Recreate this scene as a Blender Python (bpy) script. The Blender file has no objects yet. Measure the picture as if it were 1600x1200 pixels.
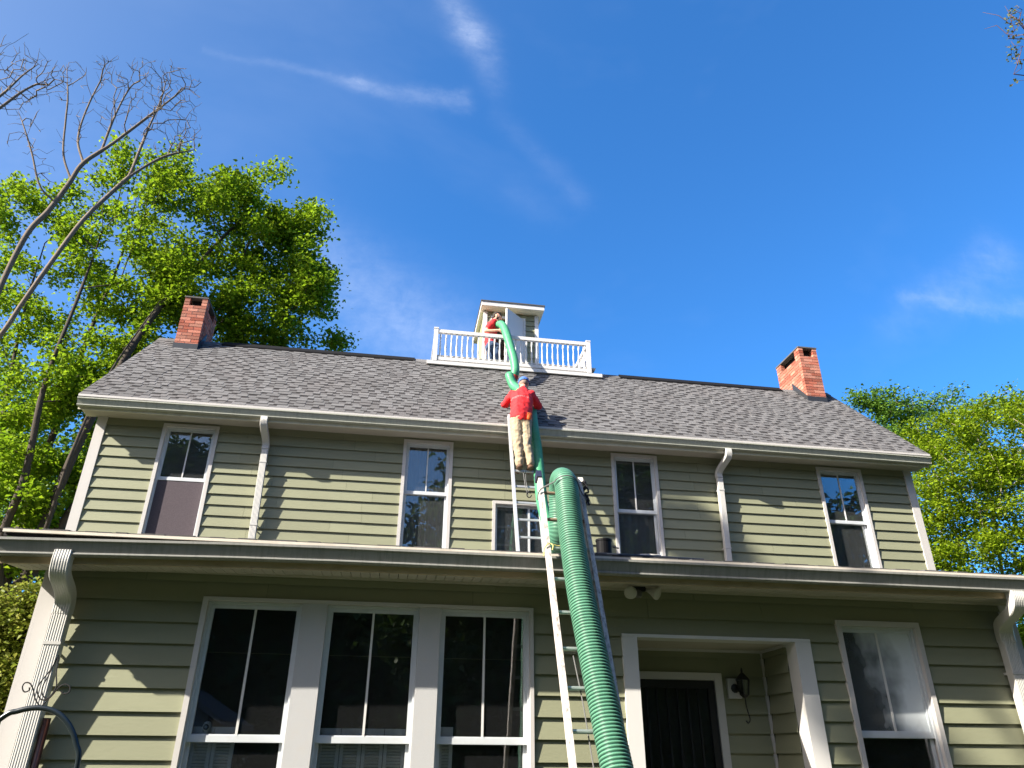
import bpy, math, random
import numpy as np
from mathutils import Vector, Matrix

random.seed(7)
rng = np.random.default_rng(11)
S = bpy.context.scene
COL = S.collection
rad = math.radians

# ------------------------------------------------------------------ camera
CAM = np.array([-0.85838, -11.88410, 1.61186])
FWD = np.array([0.14049151, 0.87739054, 0.45874609])
RGT = np.array([0.98698519, -0.16072895, 0.00514231])
UPV = np.array([-0.07824559, -0.45205315, 0.88855252])
FPX = 1142.52
cd = bpy.data.cameras.new('camera')
cam = bpy.data.objects.new('camera', cd)
COL.objects.link(cam)
R3 = Matrix(((RGT[0], UPV[0], -FWD[0]), (RGT[1], UPV[1], -FWD[1]), (RGT[2], UPV[2], -FWD[2])))
cam.matrix_world = Matrix.Translation(CAM.tolist()) @ R3.to_4x4()
cd.sensor_width = 36.0
cd.lens = FPX / 1600.0 * 36.0
cd.clip_start = 0.05
cd.clip_end = 3000
S.camera = cam

# ------------------------------------------------------------------ light, sky, exposure
SUN_DIR = Vector((2.4, 1.0, -1.78)).normalized()          # the way the light travels
SUN_EL = math.asin(-SUN_DIR.z)
SUN_STRENGTH = 3.3
SKY_STRENGTH = 0.06
EXPOSURE = 2.05
ld = bpy.data.lights.new('sun', 'SUN')
ld.energy = SUN_STRENGTH
ld.angle = rad(0.55)
ld.color = (1.0, 0.93, 0.80)
sun = bpy.data.objects.new('sun', ld)
COL.objects.link(sun)
sun.location = (-30, -15, 40)
sun.rotation_euler = SUN_DIR.to_track_quat('-Z', 'Y').to_euler()

W = bpy.data.worlds.new('World')
S.world = W
W.use_nodes = True
S.view_settings.view_transform = 'Standard'
S.view_settings.look = 'None'
S.view_settings.gamma = 1.0
S.view_settings.exposure = EXPOSURE
S.view_settings.use_curve_mapping = False


class NT:
    """small expression helper for node trees"""
    def __init__(s, tree):
        s.t = tree
        s.n = tree.nodes
        s.l = tree.links

    def node(s, typ, **kw):
        n = s.n.new(typ)
        for k, v in kw.items():
            setattr(n, k, v)
        return n

    def put(s, sock, v):
        if isinstance(v, bpy.types.NodeSocket):
            s.l.new(v, sock)
        elif v is not None:
            sock.default_value = v

    def m(s, op, a, b=None, c=None, clamp=False):
        n = s.n.new('ShaderNodeMath')
        n.operation = op
        n.use_clamp = clamp
        s.put(n.inputs[0], a)
        s.put(n.inputs[1], b)
        s.put(n.inputs[2], c)
        return n.outputs[0]

    def mix(s, f, a, b):
        n = s.n.new('ShaderNodeMix')
        n.data_type = 'RGBA'
        s.put(n.inputs[0], f)
        s.put(n.inputs[6], a)
        s.put(n.inputs[7], b)
        return n.outputs[2]

    def noise(s, vec, scale, detail=3.0, rough=0.55, dist=0.0):
        n = s.n.new('ShaderNodeTexNoise')
        s.put(n.inputs['Vector'], vec)
        n.inputs['Scale'].default_value = scale
        n.inputs['Detail'].default_value = detail
        n.inputs['Roughness'].default_value = rough
        n.inputs['Distortion'].default_value = dist
        return n.outputs[0]

    def mapping(s, vec, scale=(1, 1, 1), loc=(0, 0, 0), rot=(0, 0, 0)):
        n = s.n.new('ShaderNodeMapping')
        s.put(n.inputs[0], vec)
        n.inputs['Location'].default_value = loc
        n.inputs['Rotation'].default_value = rot
        n.inputs['Scale'].default_value = scale
        return n.outputs[0]

    def ramp(s, f, stops):
        n = s.n.new('ShaderNodeValToRGB')
        s.put(n.inputs[0], f)
        e = n.color_ramp.elements
        while len(e) < len(stops):
            e.new(0.5)
        for i, (p, c) in enumerate(stops):
            e[i].position = p
            e[i].color = c if len(c) == 4 else (*c, 1)
        return n.outputs[0]


def build_sky():
    N = NT(W.node_tree)
    N.n.clear()
    sky = N.node('ShaderNodeTexSky')
    sky.sky_type = 'NISHITA'
    sky.sun_disc = False
    sky.sun_elevation = SUN_EL
    sky.sun_rotation = math.atan2(-SUN_DIR.x, -SUN_DIR.y)
    sky.altitude = 300
    sky.air_density = 1.0
    sky.dust_density = 2.0
    sky.ozone_density = 2.6
    tc = N.node('ShaderNodeTexCoord')
    sep = N.node('ShaderNodeSeparateXYZ')
    N.put(sep.inputs[0], tc.outputs['Generated'])
    x, y, z = sep.outputs
    yy = N.m('MAXIMUM', y, 0.05)
    u = N.m('DIVIDE', x, yy)
    w = N.m('DIVIDE', z, yy)
    front = N.m('MULTIPLY', N.m('SUBTRACT', y, 0.1), 6.0, clamp=True)
    comb = N.node('ShaderNodeCombineXYZ')
    N.put(comb.inputs[0], u)
    N.put(comb.inputs[1], w)
    wob = N.noise(comb.outputs[0], 5.0, 6.0, 0.65)
    wob = N.m('MULTIPLY', N.m('SUBTRACT', wob, 0.5), 0.11)
    u2 = N.m('ADD', u, wob)
    w2 = N.m('SUBTRACT', w, wob)
    total = None
    # cirrus strokes on the sky, (u, w) = (x/y, z/y): ends, half widths, strengths
    strokes = [((0.0, 1.47), (0.075, 1.32), .032, .036, .13, .14), ((0.075, 1.32), (0.135, 1.15), .036, .024, .14, .03),
               ((-0.42, 1.165), (-0.137, 1.135), .007, .018, .02, .085), ((-0.137, 1.135), (0.055, 1.132), .018, .025, .085, .10),
               ((0.14, 1.09), (0.285, 0.915), .026, .024, .02, .045), ((0.175, 0.90), (0.215, 0.875), .035, .035, .022, .022),
               ((-0.20, 0.76), (0.05, 0.55), .07, .10, .10, .20), ((0.84, 0.70), (1.14, 0.885), .03, .05, .03, .09),
               ((0.90, 0.762), (1.20, 0.785), .018, .022, .06, .10), ((-0.9, 1.0), (-0.5, 0.75), .12, .16, .05, .04)]
    for (a, b, w0, w1, s0, s1) in strokes:
        dx, dy = b[0] - a[0], b[1] - a[1]
        L2 = dx * dx + dy * dy
        t = N.m('ADD', N.m('MULTIPLY', N.m('SUBTRACT', u2, a[0]), dx / L2), N.m('MULTIPLY', N.m('SUBTRACT', w2, a[1]), dy / L2), clamp=True)
        ex = N.m('SUBTRACT', N.m('SUBTRACT', u2, a[0]), N.m('MULTIPLY', t, dx))
        ey = N.m('SUBTRACT', N.m('SUBTRACT', w2, a[1]), N.m('MULTIPLY', t, dy))
        d2 = N.m('ADD', N.m('MULTIPLY', ex, ex), N.m('MULTIPLY', ey, ey))
        wd = N.m('ADD', N.m('MULTIPLY', t, w1 - w0), w0)
        g = N.m('EXPONENT', N.m('MULTIPLY', N.m('DIVIDE', d2, N.m('MULTIPLY', wd, wd)), -1.0))
        g = N.m('MULTIPLY', g, N.m('ADD', N.m('MULTIPLY', t, s1 - s0), s0))
        total = g if total is None else N.m('ADD', total, g)
    fibre = N.noise(N.mapping(comb.outputs[0], scale=(5, 22, 1), rot=(0, 0, 0.7)), 1.0, 5.0, 0.6, 0.5)
    fine = N.noise(comb.outputs[0], 26.0, 8.0, 0.72, 0.25)
    total = N.m('MULTIPLY', total, N.m('ADD', N.m('MULTIPLY', fibre, 1.1), 0.30))
    total = N.m('MULTIPLY', total, N.m('ADD', N.m('MULTIPLY', fine, 1.9), 0.05))
    total = N.m('MULTIPLY', total, front)
    veil = N.noise(N.mapping(tc.outputs['Generated'], scale=(2.2, 2.2, 4.0)), 1.0, 5.0, 0.6, 0.3)
    veil = N.m('MULTIPLY', N.m('SUBTRACT', veil, 0.52, clamp=True), 0.16)
    total = N.m('ADD', total, veil, clamp=True)
    tint = N.node('ShaderNodeMix', data_type='RGBA', blend_type='MULTIPLY')
    tint.inputs[0].default_value = 1.0
    N.put(tint.inputs[6], sky.outputs[0])
    # deep blue away from the sun, paling towards it as the photograph's left edge does
    dt = N.node('ShaderNodeVectorMath', operation='DOT_PRODUCT')
    N.put(dt.inputs[0], tc.outputs['Generated'])
    dt.inputs[1].default_value = tuple(-SUN_DIR)
    mr = N.node('ShaderNodeMapRange', interpolation_type='SMOOTHSTEP')
    N.put(mr.inputs[0], dt.outputs['Value'])
    mr.inputs[1].default_value = 0.05
    mr.inputs[2].default_value = 0.95
    N.put(tint.inputs[7], N.mix(mr.outputs[0], (0.31, 0.83, 1.30, 1), (1.10, 1.00, 0.95, 1)))
    cloud = (5.2, 5.6, 6.4, 1)
    col = N.mix(total, tint.outputs[2], cloud)
    bg = N.node('ShaderNodeBackground')
    N.put(bg.inputs[0], col)
    bg.inputs[1].default_value = SKY_STRENGTH
    out = N.node('ShaderNodeOutputWorld')
    N.l.new(bg.outputs[0], out.inputs[0])


build_sky()


# ------------------------------------------------------------------ pixel of the 1600 x 1200 photograph -> a real point at a chosen depth
def ray(u, v):
    return FWD + (u - 800) / FPX * RGT - (v - 600) / FPX * UPV


def at(u, v, Y):
    d = ray(u, v)
    return CAM + d * ((Y - CAM[1]) / d[1])


def on_plane(u, v, P0, n):
    d = ray(u, v)
    n = np.array(n, float)
    return CAM + d * (((np.array(P0) - CAM) @ n) / (d @ n))


# ------------------------------------------------------------------ materials
MATS = {}
ALB = 1.42      # all paint and cloth colours below were noted under a brighter light; this brings them to real reflectances


def mat(name, color, rough=0.6, vary=0.0, vscale=6.0, stretch=(1, 1, 1), bump=0.0, bscale=60.0, spec=0.3, metal=0.0,
        island=0.0, dirt=None, dirt_amt=0.0, dirt_scale=3.0, transl=0.0, hue_b=None):
    """procedural surface: base colour, soft noise variation, per-piece variation, dirt blotches, fine relief"""
    if name in MATS:
        return MATS[name]
    color, dirt, hue_b = [None if q is None else tuple(min(.82, ALB * k) for k in q[:3]) for q in (color, dirt, hue_b)]
    M = bpy.data.materials.new(name)
    M.use_nodes = True
    N = NT(M.node_tree)
    N.n.clear()
    tc = N.node('ShaderNodeTexCoord')
    geo = N.node('ShaderNodeNewGeometry')
    oi = N.node('ShaderNodeObjectInfo')
    pos = geo.outputs['Position']
    vec = N.mapping(pos, scale=stretch)
    c = color if len(color) == 4 else (*color, 1)
    col = None
    if island > 0:
        r = N.m('FRACT', N.m('ADD', geo.outputs['Random Per Island'], oi.outputs['Random']))
        if hue_b is not None:
            col = N.mix(r, c, (*hue_b, 1))
            r = N.m('FRACT', N.m('MULTIPLY', r, 7.31))
        bc = N.node('ShaderNodeHueSaturation')
        N.put(bc.inputs['Color'], col if col is not None else c)
        N.put(bc.inputs['Value'], N.m('ADD', N.m('MULTIPLY', r, 2 * island), 1 - island))
        col = bc.outputs[0]
    if vary > 0:
        nz = N.noise(vec, vscale, 4.0, 0.6)
        hs = N.node('ShaderNodeHueSaturation')
        N.put(hs.inputs['Color'], col if col is not None else c)
        N.put(hs.inputs['Value'], N.m('ADD', N.m('MULTIPLY', N.m('SUBTRACT', nz, 0.5), 4 * vary), 1.0))
        col = hs.outputs[0]
    if dirt is not None:
        nz = N.noise(vec, dirt_scale, 6.0, 0.68)
        f = N.m('MULTIPLY', N.m('MULTIPLY', N.m('SUBTRACT', nz, 0.48, clamp=True), 4.0, clamp=True), dirt_amt)
        col = N.mix(f, col if col is not None else c, (*dirt, 1))
    p = N.node('ShaderNodeBsdfPrincipled')
    N.put(p.inputs['Base Color'], col if col is not None else c)
    p.inputs['Roughness'].default_value = rough
    p.inputs['Specular IOR Level'].default_value = spec
    p.inputs['Metallic'].default_value = metal
    if bump > 0:
        b = N.node('ShaderNodeBump')
        b.inputs['Strength'].default_value = bump
        b.inputs['Distance'].default_value = 0.01
        N.put(b.inputs['Height'], N.noise(vec, bscale, 3.0, 0.6))
        N.l.new(b.outputs[0], p.inputs['Normal'])
    out = N.node('ShaderNodeOutputMaterial')
    sh = p.outputs[0]
    if transl > 0:
        tr = N.node('ShaderNodeBsdfTranslucent')
        N.put(tr.inputs[0], col if col is not None else c)
        mx = N.node('ShaderNodeMixShader')
        mx.inputs[0].default_value = transl
        N.l.new(p.outputs[0], mx.inputs[1])
        N.l.new(tr.outputs[0], mx.inputs[2])
        sh = mx.outputs[0]
    N.l.new(sh, out.inputs[0])
    MATS[name] = M
    return M


def glass_mat(name, tint=(0.9, 0.95, 0.95), refl=1.9, base=0.04, fog=0.0, rough=0.0, dust_veil=0.0):
    if name in MATS:
        return MATS[name]
    M = bpy.data.materials.new(name)
    M.use_nodes = True
    N = NT(M.node_tree)
    N.n.clear()
    fr = N.node('ShaderNodeFresnel')
    fr.inputs[0].default_value = 1.5
    f = N.m('ADD', N.m('MULTIPLY', fr.outputs[0], refl), base, clamp=True)
    tr = N.node('ShaderNodeBsdfTransparent')
    tr.inputs[0].default_value = (*tint, 1)
    gl = N.node('ShaderNodeBsdfGlossy')
    gl.inputs['Roughness'].default_value = rough
    gl.inputs[0].default_value = (0.95, 0.97, 1, 1)
    geo = N.node('ShaderNodeNewGeometry')
    # old panes are never quite flat
    b = N.node('ShaderNodeBump')
    b.inputs['Strength'].default_value = 0.05
    b.inputs['Distance'].default_value = 0.02
    N.put(b.inputs['Height'], N.noise(geo.outputs['Position'], 2.2, 2.0, 0.5))
    N.l.new(b.outputs[0], gl.inputs['Normal'])
    mx = N.node('ShaderNodeMixShader')
    N.put(mx.inputs[0], f)
    N.l.new(tr.outputs[0], mx.inputs[1])
    N.l.new(gl.outputs[0], mx.inputs[2])
    sh = mx.outputs[0]
    if fog > 0 or dust_veil > 0:
        df = N.node('ShaderNodeBsdfDiffuse')
        df.inputs[0].default_value = (0.66, 0.70, 0.73, 1)
        tcn = N.node('ShaderNodeTexCoord')
        sep = N.node('ShaderNodeSeparateXYZ')
        N.put(sep.inputs[0], tcn.outputs['Generated'])
        m2 = N.node('ShaderNodeMixShader')
        if fog > 0:
            # condensation between the panes: thick to the upper right, thinning to the lower left
            nz = N.noise(tcn.outputs['Generated'], 2.2, 3.0, 0.55)
            g = N.m('ADD', N.m('MULTIPLY', sep.outputs[0], 0.75), N.m('MULTIPLY', sep.outputs[2], 0.22))
            g = N.m('ADD', g, N.m('MULTIPLY', N.m('SUBTRACT', nz, 0.5), 0.9))
            f2 = N.m('ADD', N.m('MULTIPLY', N.m('MULTIPLY', N.m('SUBTRACT', g, 0.30), 2.2, clamp=True), fog), 0.10, clamp=True)
        else:
            nz = N.noise(geo.outputs['Position'], 45.0, 5.0, 0.75)
            nb = N.noise(geo.outputs['Position'], 4.0, 3.0, 0.6)
            f2 = N.m('MULTIPLY', N.m('MULTIPLY', N.m('SUBTRACT', nz, 0.60, clamp=True), 3.0), N.m('MULTIPLY', nb, dust_veil * 2.0), clamp=True)
            f2 = N.m('ADD', f2, dust_veil * 0.09)  # even pale veil put in to pale the pane's reflections
        N.put(m2.inputs[0], f2)
        N.l.new(sh, m2.inputs[1])
        N.l.new(df.outputs[0], m2.inputs[2])
        sh = m2.outputs[0]
    out = N.node('ShaderNodeOutputMaterial')
    N.l.new(sh, out.inputs[0])
    MATS[name] = M
    return M


SIDING = mat('green_siding_paint', (0.174, 0.178, 0.118), 0.55, vary=0.03, vscale=1.3, stretch=(0.5, 1, 2), bump=0.12, bscale=30, spec=0.25,
             island=0.06, dirt=(0.135, 0.134, 0.088), dirt_amt=0.4, dirt_scale=1.2)
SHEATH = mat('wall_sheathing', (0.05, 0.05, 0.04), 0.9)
WHITE = mat('white_paint', (0.37, 0.355, 0.345), 0.45, vary=0.02, bump=0.05, bscale=25, dirt=(0.40, 0.37, 0.32), dirt_amt=0.22, dirt_scale=3.5)
WHITE_CLEAN = mat('white_vinyl', (0.46, 0.45, 0.44), 0.4, vary=0.01, dirt=(0.5, 0.48, 0.45), dirt_amt=0.12)
OLDWHITE = mat('weathered_white_paint', (0.325, 0.325, 0.33), 0.6, vary=0.03, vscale=9, bump=0.10, bscale=70, dirt=(0.30, 0.27, 0.24), dirt_amt=0.30, dirt_scale=9)
GUTTER = mat('gutter_paint', (0.27, 0.275, 0.235), 0.5, vary=0.03, vscale=2.0, stretch=(6, 1, 0.8), dirt=(0.16, 0.17, 0.14), dirt_amt=0.55, dirt_scale=5)
FASCIA = mat('stained_fascia_paint', (0.30, 0.235, 0.145), 0.65, vary=0.05, stretch=(1, 1, 3), dirt=(0.20, 0.15, 0.08), dirt_amt=0.65, dirt_scale=4)
SOFFIT = mat('soffit_paint', (0.34, 0.31, 0.265), 0.6, vary=0.03)
DOWN = mat('downspout_aluminium', (0.36, 0.355, 0.34), 0.4, vary=0.02, spec=0.4, dirt=(0.42, 0.38, 0.32), dirt_amt=0.3, dirt_scale=5)
SHINGLE = mat('roof_shingle', (0.096, 0.0945, 0.0965), 0.95, vary=0.06, vscale=70, bump=0.5, bscale=220, spec=0.1, island=0.20,
              dirt=(0.085, 0.074, 0.073), dirt_amt=0.4, dirt_scale=1.1)
SHINGLE_DARK = mat('roof_shingle_dark_band', (0.036, 0.034, 0.035), 0.95, vary=0.05, vscale=70, bump=0.4, bscale=220, spec=0.1)
RIDGE = mat('ridge_vent_black', (0.008, 0.008, 0.009), 0.8, spec=0.1)
FLASH = mat('dark_metal_flashing', (0.035, 0.037, 0.042), 0.4, metal=0.3, vary=0.04)
BRICK = mat('red_brick', (0.25, 0.072, 0.047), 0.85, vary=0.06, vscale=35, bump=0.5, bscale=120, island=0.28, hue_b=(0.31, 0.145, 0.105), spec=0.15)
MORTAR = mat('mortar', (0.28, 0.25, 0.22), 0.95, vary=0.05, vscale=40, bump=0.4)
SOOT_BACKING = mat('soot_and_backing_black', (0.010, 0.009, 0.009), 0.95)
DARK_IN = mat('room_shade_dark', (0.030, 0.027, 0.024), 0.9)  # room shade put into the colour so the windows look dark
BLACK = mat('black_metal', (0.010, 0.010, 0.011), 0.45, spec=0.4)
BLACKPL = mat('black_plastic', (0.009, 0.010, 0.012), 0.35, spec=0.5)
GLASS_UP = glass_mat('upper_window_glass', refl=1.9, base=0.02, dust_veil=0.45)
GLASS_LOW = glass_mat('lower_window_glass', tint=(0.96, 0.97, 0.97), refl=1.4, base=0.015, dust_veil=0.14)
GLASS_FOG = glass_mat('fogged_glass', tint=(0.5, 0.53, 0.55), refl=1.0, base=0.02, fog=0.95)
SASH = mat('sash_paint', (0.40, 0.42, 0.44), 0.4, vary=0.03, spec=0.4, dirt=(0.33, 0.32, 0.3), dirt_amt=0.3, dirt_scale=9)
SCREEN = mat('insect_screen_mesh', (0.060, 0.048, 0.056), 0.9, vary=0.16, vscale=80, dirt=(0.10, 0.085, 0.09), dirt_amt=0.5, dirt_scale=60)


# ------------------------------------------------------------------ mesh building
class MB:
    def __init__(s):
        s.v = []
        s.f = []
        s.mi = []

    def quadbox(s, P, mi=0):
        """8 corners: bottom 4 (ccw from above) then top 4"""
        n = len(s.v)
        s.v += [tuple(p) for p in P]
        for q in ((0, 3, 2, 1), (4, 5, 6, 7), (0, 1, 5, 4), (1, 2, 6, 5), (2, 3, 7, 6), (3, 0, 4, 7)):
            s.f.append(tuple(n + i for i in q))
            s.mi.append(mi)

    def box(s, x0, x1, y0, y1, z0, z1, mi=0):
        if x1 < x0: x0, x1 = x1, x0
        if y1 < y0: y0, y1 = y1, y0
        if z1 < z0: z0, z1 = z1, z0
        s.quadbox([(x0, y0, z0), (x1, y0, z0), (x1, y1, z0), (x0, y1, z0), (x0, y0, z1), (x1, y0, z1), (x1, y1, z1), (x0, y1, z1)], mi)

    def obox(s, c, ax, ay, az, mi=0):
        """oriented box: centre and three half-axis vectors"""
        c, ax, ay, az = map(np.array, (c, ax, ay, az))
        s.quadbox([c - ax - ay - az, c + ax - ay - az, c + ax + ay - az, c - ax + ay - az,
                   c - ax - ay + az, c + ax - ay + az, c + ax + ay + az, c - ax + ay + az], mi)

    def beam(s, a, b, w, d, side=(1, 0, 0), mi=0):
        a, b = np.array(a, float), np.array(b, float)
        t = b - a
        L = np.linalg.norm(t)
        t /= L
        sd = np.array(side, float)
        sd -= t * (sd @ t)
        sd /= np.linalg.norm(sd)
        up = np.cross(t, sd)
        s.obox((a + b) / 2, sd * w / 2, up * d / 2, t * L / 2, mi)

    def prism(s, prof, x0, x1, axis='x', mi=0):
        """profile polygon (p, q) swept along an axis; for x: (y, z)"""
        n = len(s.v)
        k = len(prof)
        for X in (x0, x1):
            for (p, q) in prof:
                s.v.append((X, p, q) if axis == 'x' else ((p, X, q) if axis == 'y' else (p, q, X)))
        for i in range(k):
            j = (i + 1) % k
            s.f.append((n + i, n + j, n + k + j, n + k + i))
            s.mi.append(mi)
        s.f.append(tuple(n + i for i in range(k))[::-1])
        s.f.append(tuple(n + k + i for i in range(k)))
        s.mi += [mi, mi]

    def tube(s, pts, r, seg=8, mi=0, cap=True, up=None, prof=None):
        """sweep a circle (or closed profile of (a, b) offsets) along a polyline; r is a number or a list"""
        P = np.array(pts, float)
        n = len(P)
        T = np.gradient(P, axis=0)
        T /= np.linalg.norm(T, axis=1)[:, None] + 1e-12
        rr = np.full(n, r, float) if np.isscalar(r) else np.array(r, float)
        u = np.array(up, float) if up is not None else (np.array([0, 0, 1.0]) if abs(T[0][2]) < 0.9 else np.array([1.0, 0, 0]))
        rings = []
        base = len(s.v)
        for i in range(n):
            u = u - T[i] * (u @ T[i])
            u /= np.linalg.norm(u) + 1e-12
            w = np.cross(T[i], u)
            if prof is None:
                for k in range(seg):
                    a = 2 * math.pi * k / seg
                    s.v.append(tuple(P[i] + rr[i] * (math.cos(a) * u + math.sin(a) * w)))
            else:
                for (a, b) in prof:
                    s.v.append(tuple(P[i] + rr[i] * (a * u + b * w)))
        k = seg if prof is None else len(prof)
        for i in range(n - 1):
            for j in range(k):
                j2 = (j + 1) % k
                s.f.append((base + i * k + j, base + i * k + j2, base + (i + 1) * k + j2, base + (i + 1) * k + j))
                s.mi.append(mi)
        if cap:
            s.f.append(tuple(base + j for j in range(k))[::-1])
            s.f.append(tuple(base + (n - 1) * k + j for j in range(k)))
            s.mi += [mi, mi]

    def lathe(s, c, prof, seg=12, axis=(0, 0, 1), mi=0):
        """profile [(r, h)] turned round an axis through c"""
        ax = Vector(axis).normalized()
        q = Vector((0, 0, 1)).rotation_difference(ax)
        base = len(s.v)
        for (r, h) in prof:
            for k in range(seg):
                a = 2 * math.pi * k / seg
                p = q @ Vector((r * math.cos(a), r * math.sin(a), h))
                s.v.append((c[0] + p.x, c[1] + p.y, c[2] + p.z))
        for i in range(len(prof) - 1):
            for j in range(seg):
                j2 = (j + 1) % seg
                s.f.append((base + i * seg + j, base + i * seg + j2, base + (i + 1) * seg + j2, base + (i + 1) * seg + j))
                s.mi.append(mi)
        s.f.append(tuple(base + j for j in range(seg))[::-1])
        s.f.append(tuple(base + (len(prof) - 1) * seg + j for j in range(seg)))
        s.mi += [mi, mi]

    def mesh(s, name, mats, smooth=False):
        me = bpy.data.meshes.new(name)
        me.from_pydata(s.v, [], s.f)
        for m in (mats if isinstance(mats, (list, tuple)) else [mats]):
            me.materials.append(m)
        if any(s.mi):
            me.polygons.foreach_set('material_index', s.mi)
        if smooth:
            me.polygons.foreach_set('use_smooth', [True] * len(s.f))
        me.update()
        return me

    def build(s, name, mats, parent=None, smooth=False, **kw):
        return link(name, s.mesh(name, mats, smooth), parent, **kw)


def link(name, me, parent=None, label=None, cat=None, group=None, kind=None):
    o = bpy.data.objects.new(name, me)
    COL.objects.link(o)
    if parent is not None:
        o.parent = parent
        o.matrix_parent_inverse = parent_world(parent).inverted()
    tag(o, label, cat, group, kind)
    return o


def parent_world(p):
    m = p.matrix_basis.copy()
    q = p
    while q.parent is not None:
        m = q.parent.matrix_basis @ q.matrix_parent_inverse @ m
        q = q.parent
    return m


def tag(o, label=None, cat=None, group=None, kind=None):
    if label: o['label'] = label
    if cat: o['category'] = cat
    if group: o['group'] = group
    if kind: o['kind'] = kind
    return o


def empty(name, loc=(0, 0, 0), parent=None, label=None, cat=None, group=None, kind=None):
    o = link(name, None, None, label, cat, group, kind)
    o.location = loc
    if parent is not None:
        o.parent = parent
        o.matrix_parent_inverse = parent_world(parent).inverted()
    return o


def smooth_path(pts, n=12):
    """Catmull-Rom through the points"""
    P = [np.array(p, float) for p in pts]
    P = [2 * P[0] - P[1]] + P + [2 * P[-1] - P[-2]]
    out = []
    for i in range(1, len(P) - 2):
        for k in range(n):
            t = k / n
            a, b, c, d = P[i - 1], P[i], P[i + 1], P[i + 2]
            out.append(0.5 * ((2 * b) + (c - a) * t + (2 * a - 5 * b + 4 * c - d) * t * t + (3 * b - 3 * c + d - a) * t ** 3))
    out.append(P[-2])
    return np.array(out)


def resample(P, ds):
    P = np.array(P)
    d = np.r_[0, np.cumsum(np.linalg.norm(np.diff(P, axis=0), axis=1))]
    s = np.linspace(0, d[-1], max(2, int(d[-1] / ds)))
    return np.stack([np.interp(s, d, P[:, k]) for k in range(3)], 1), s


# ------------------------------------------------------------------ ground
GRASS = mat('lawn', (0.020, 0.028, 0.010), 0.95, vary=0.12, vscale=1.5, bump=0.6, bscale=40, dirt=(0.028, 0.024, 0.017), dirt_amt=0.5, dirt_scale=0.35)
g = MB()
n = 24
ext = 900.0
xs = [math.copysign((abs(i) / n) ** 2.5 * ext, i) for i in range(-n, n + 1)]
for yv in xs:
    for xv in xs:
        far = max(0.0, math.hypot(xv, yv) - 60)
        g.v.append((xv, yv, -0.002 * far))
for j in range(2 * n):
    for i in range(2 * n):
        a = j * (2 * n + 1) + i
        g.f.append((a, a + 1, a + 2 * n + 2, a + 2 * n + 1))
        g.mi.append(0)
g.build('ground', GRASS, kind='structure')
# grass near the house
gb = MB()
for i in range(9000):
    x, y = rng.uniform(-9, 9), rng.uniform(-15, -5.1)
    h = rng.uniform(.03, .09)
    a = rng.uniform(0, 6.28)
    dx, dy = math.cos(a) * .006, math.sin(a) * .006
    lx, ly = rng.normal(0, .02, 2)
    k = len(gb.v)
    gb.v += [(x - dx, y - dy, 0), (x + dx, y + dy, 0), (x + lx, y + ly, h)]
    gb.f.append((k, k + 1, k + 2))
    gb.mi.append(0)
gb.build('grass', mat('grass_blades', (0.032, 0.055, 0.012), 0.8, island=0.3, transl=0.3), kind='stuff')

# ------------------------------------------------------------------ the house
UX0, UX1 = -5.826, 8.790           # upper wall, plane y = 0
LX0, LX1 = -3.845, 5.600           # lower wall, plane y = YL
YL = -4.863
EX = 0.178                         # siding exposure
SOFF_U, SOFF_L = 6.63, 3.135
RIDGE_Y, RIDGE_Z = 2.212, 9.388
SLOPE = 0.974
BACK = 2 * RIDGE_Y
PITCH_L = 0.225                    # lower roof


def roof_z(y):
    return RIDGE_Z - abs(y - RIDGE_Y) * SLOPE


def low_roof_z(y):
    return 3.280 + (y + 5.45) * PITCH_L


house = empty('farmhouse', (1.4, -4.9, 0), label='sage green clapboard farmhouse with white trim, grey shingle roof and two brick chimneys', cat='house')

# openings (x0, x1, z0, z1)
W_TOP, W_BOT = 6.563, 4.62
UW = {'W1': (-4.790, -3.907), 'W2': (-0.847, 0.009), 'W3': (2.848, 3.708), 'W4': (6.828, 7.738)}
SMALL = (0.716, 1.985, W_BOT, 5.551)
TRIPLE = (-2.497, 0.475, 0.70, 2.900)
QWIN = (3.555, 4.469, 0.70, 2.890)
PORCH = (1.325, 3.236, 0.30, 2.695)
up_open = [(a, b, W_BOT, W_TOP) for a, b in UW.values()] + [SMALL]
low_open = [TRIPLE, QWIN, PORCH]


def wall_mesh(name, y0, y1, x0, x1, z0, z1, openings, material, parent):
    mb = MB()
    xs = sorted({x0, x1, *[o[0] + .02 for o in openings], *[o[1] - .02 for o in openings]})
    for a, b in zip(xs[:-1], xs[1:]):
        mid = (a + b) / 2
        ops = sorted([(max(z0, o[2] + .02), o[3] - .02) for o in openings if o[0] < mid < o[1]])
        z = z0
        for (p, q) in ops:
            if p > z: mb.box(a, b, y0, y1, z, p)
            z = q
        if z1 > z: mb.box(a, b, y0, y1, z, z1)
    return mb.build(name, material, parent)


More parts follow.
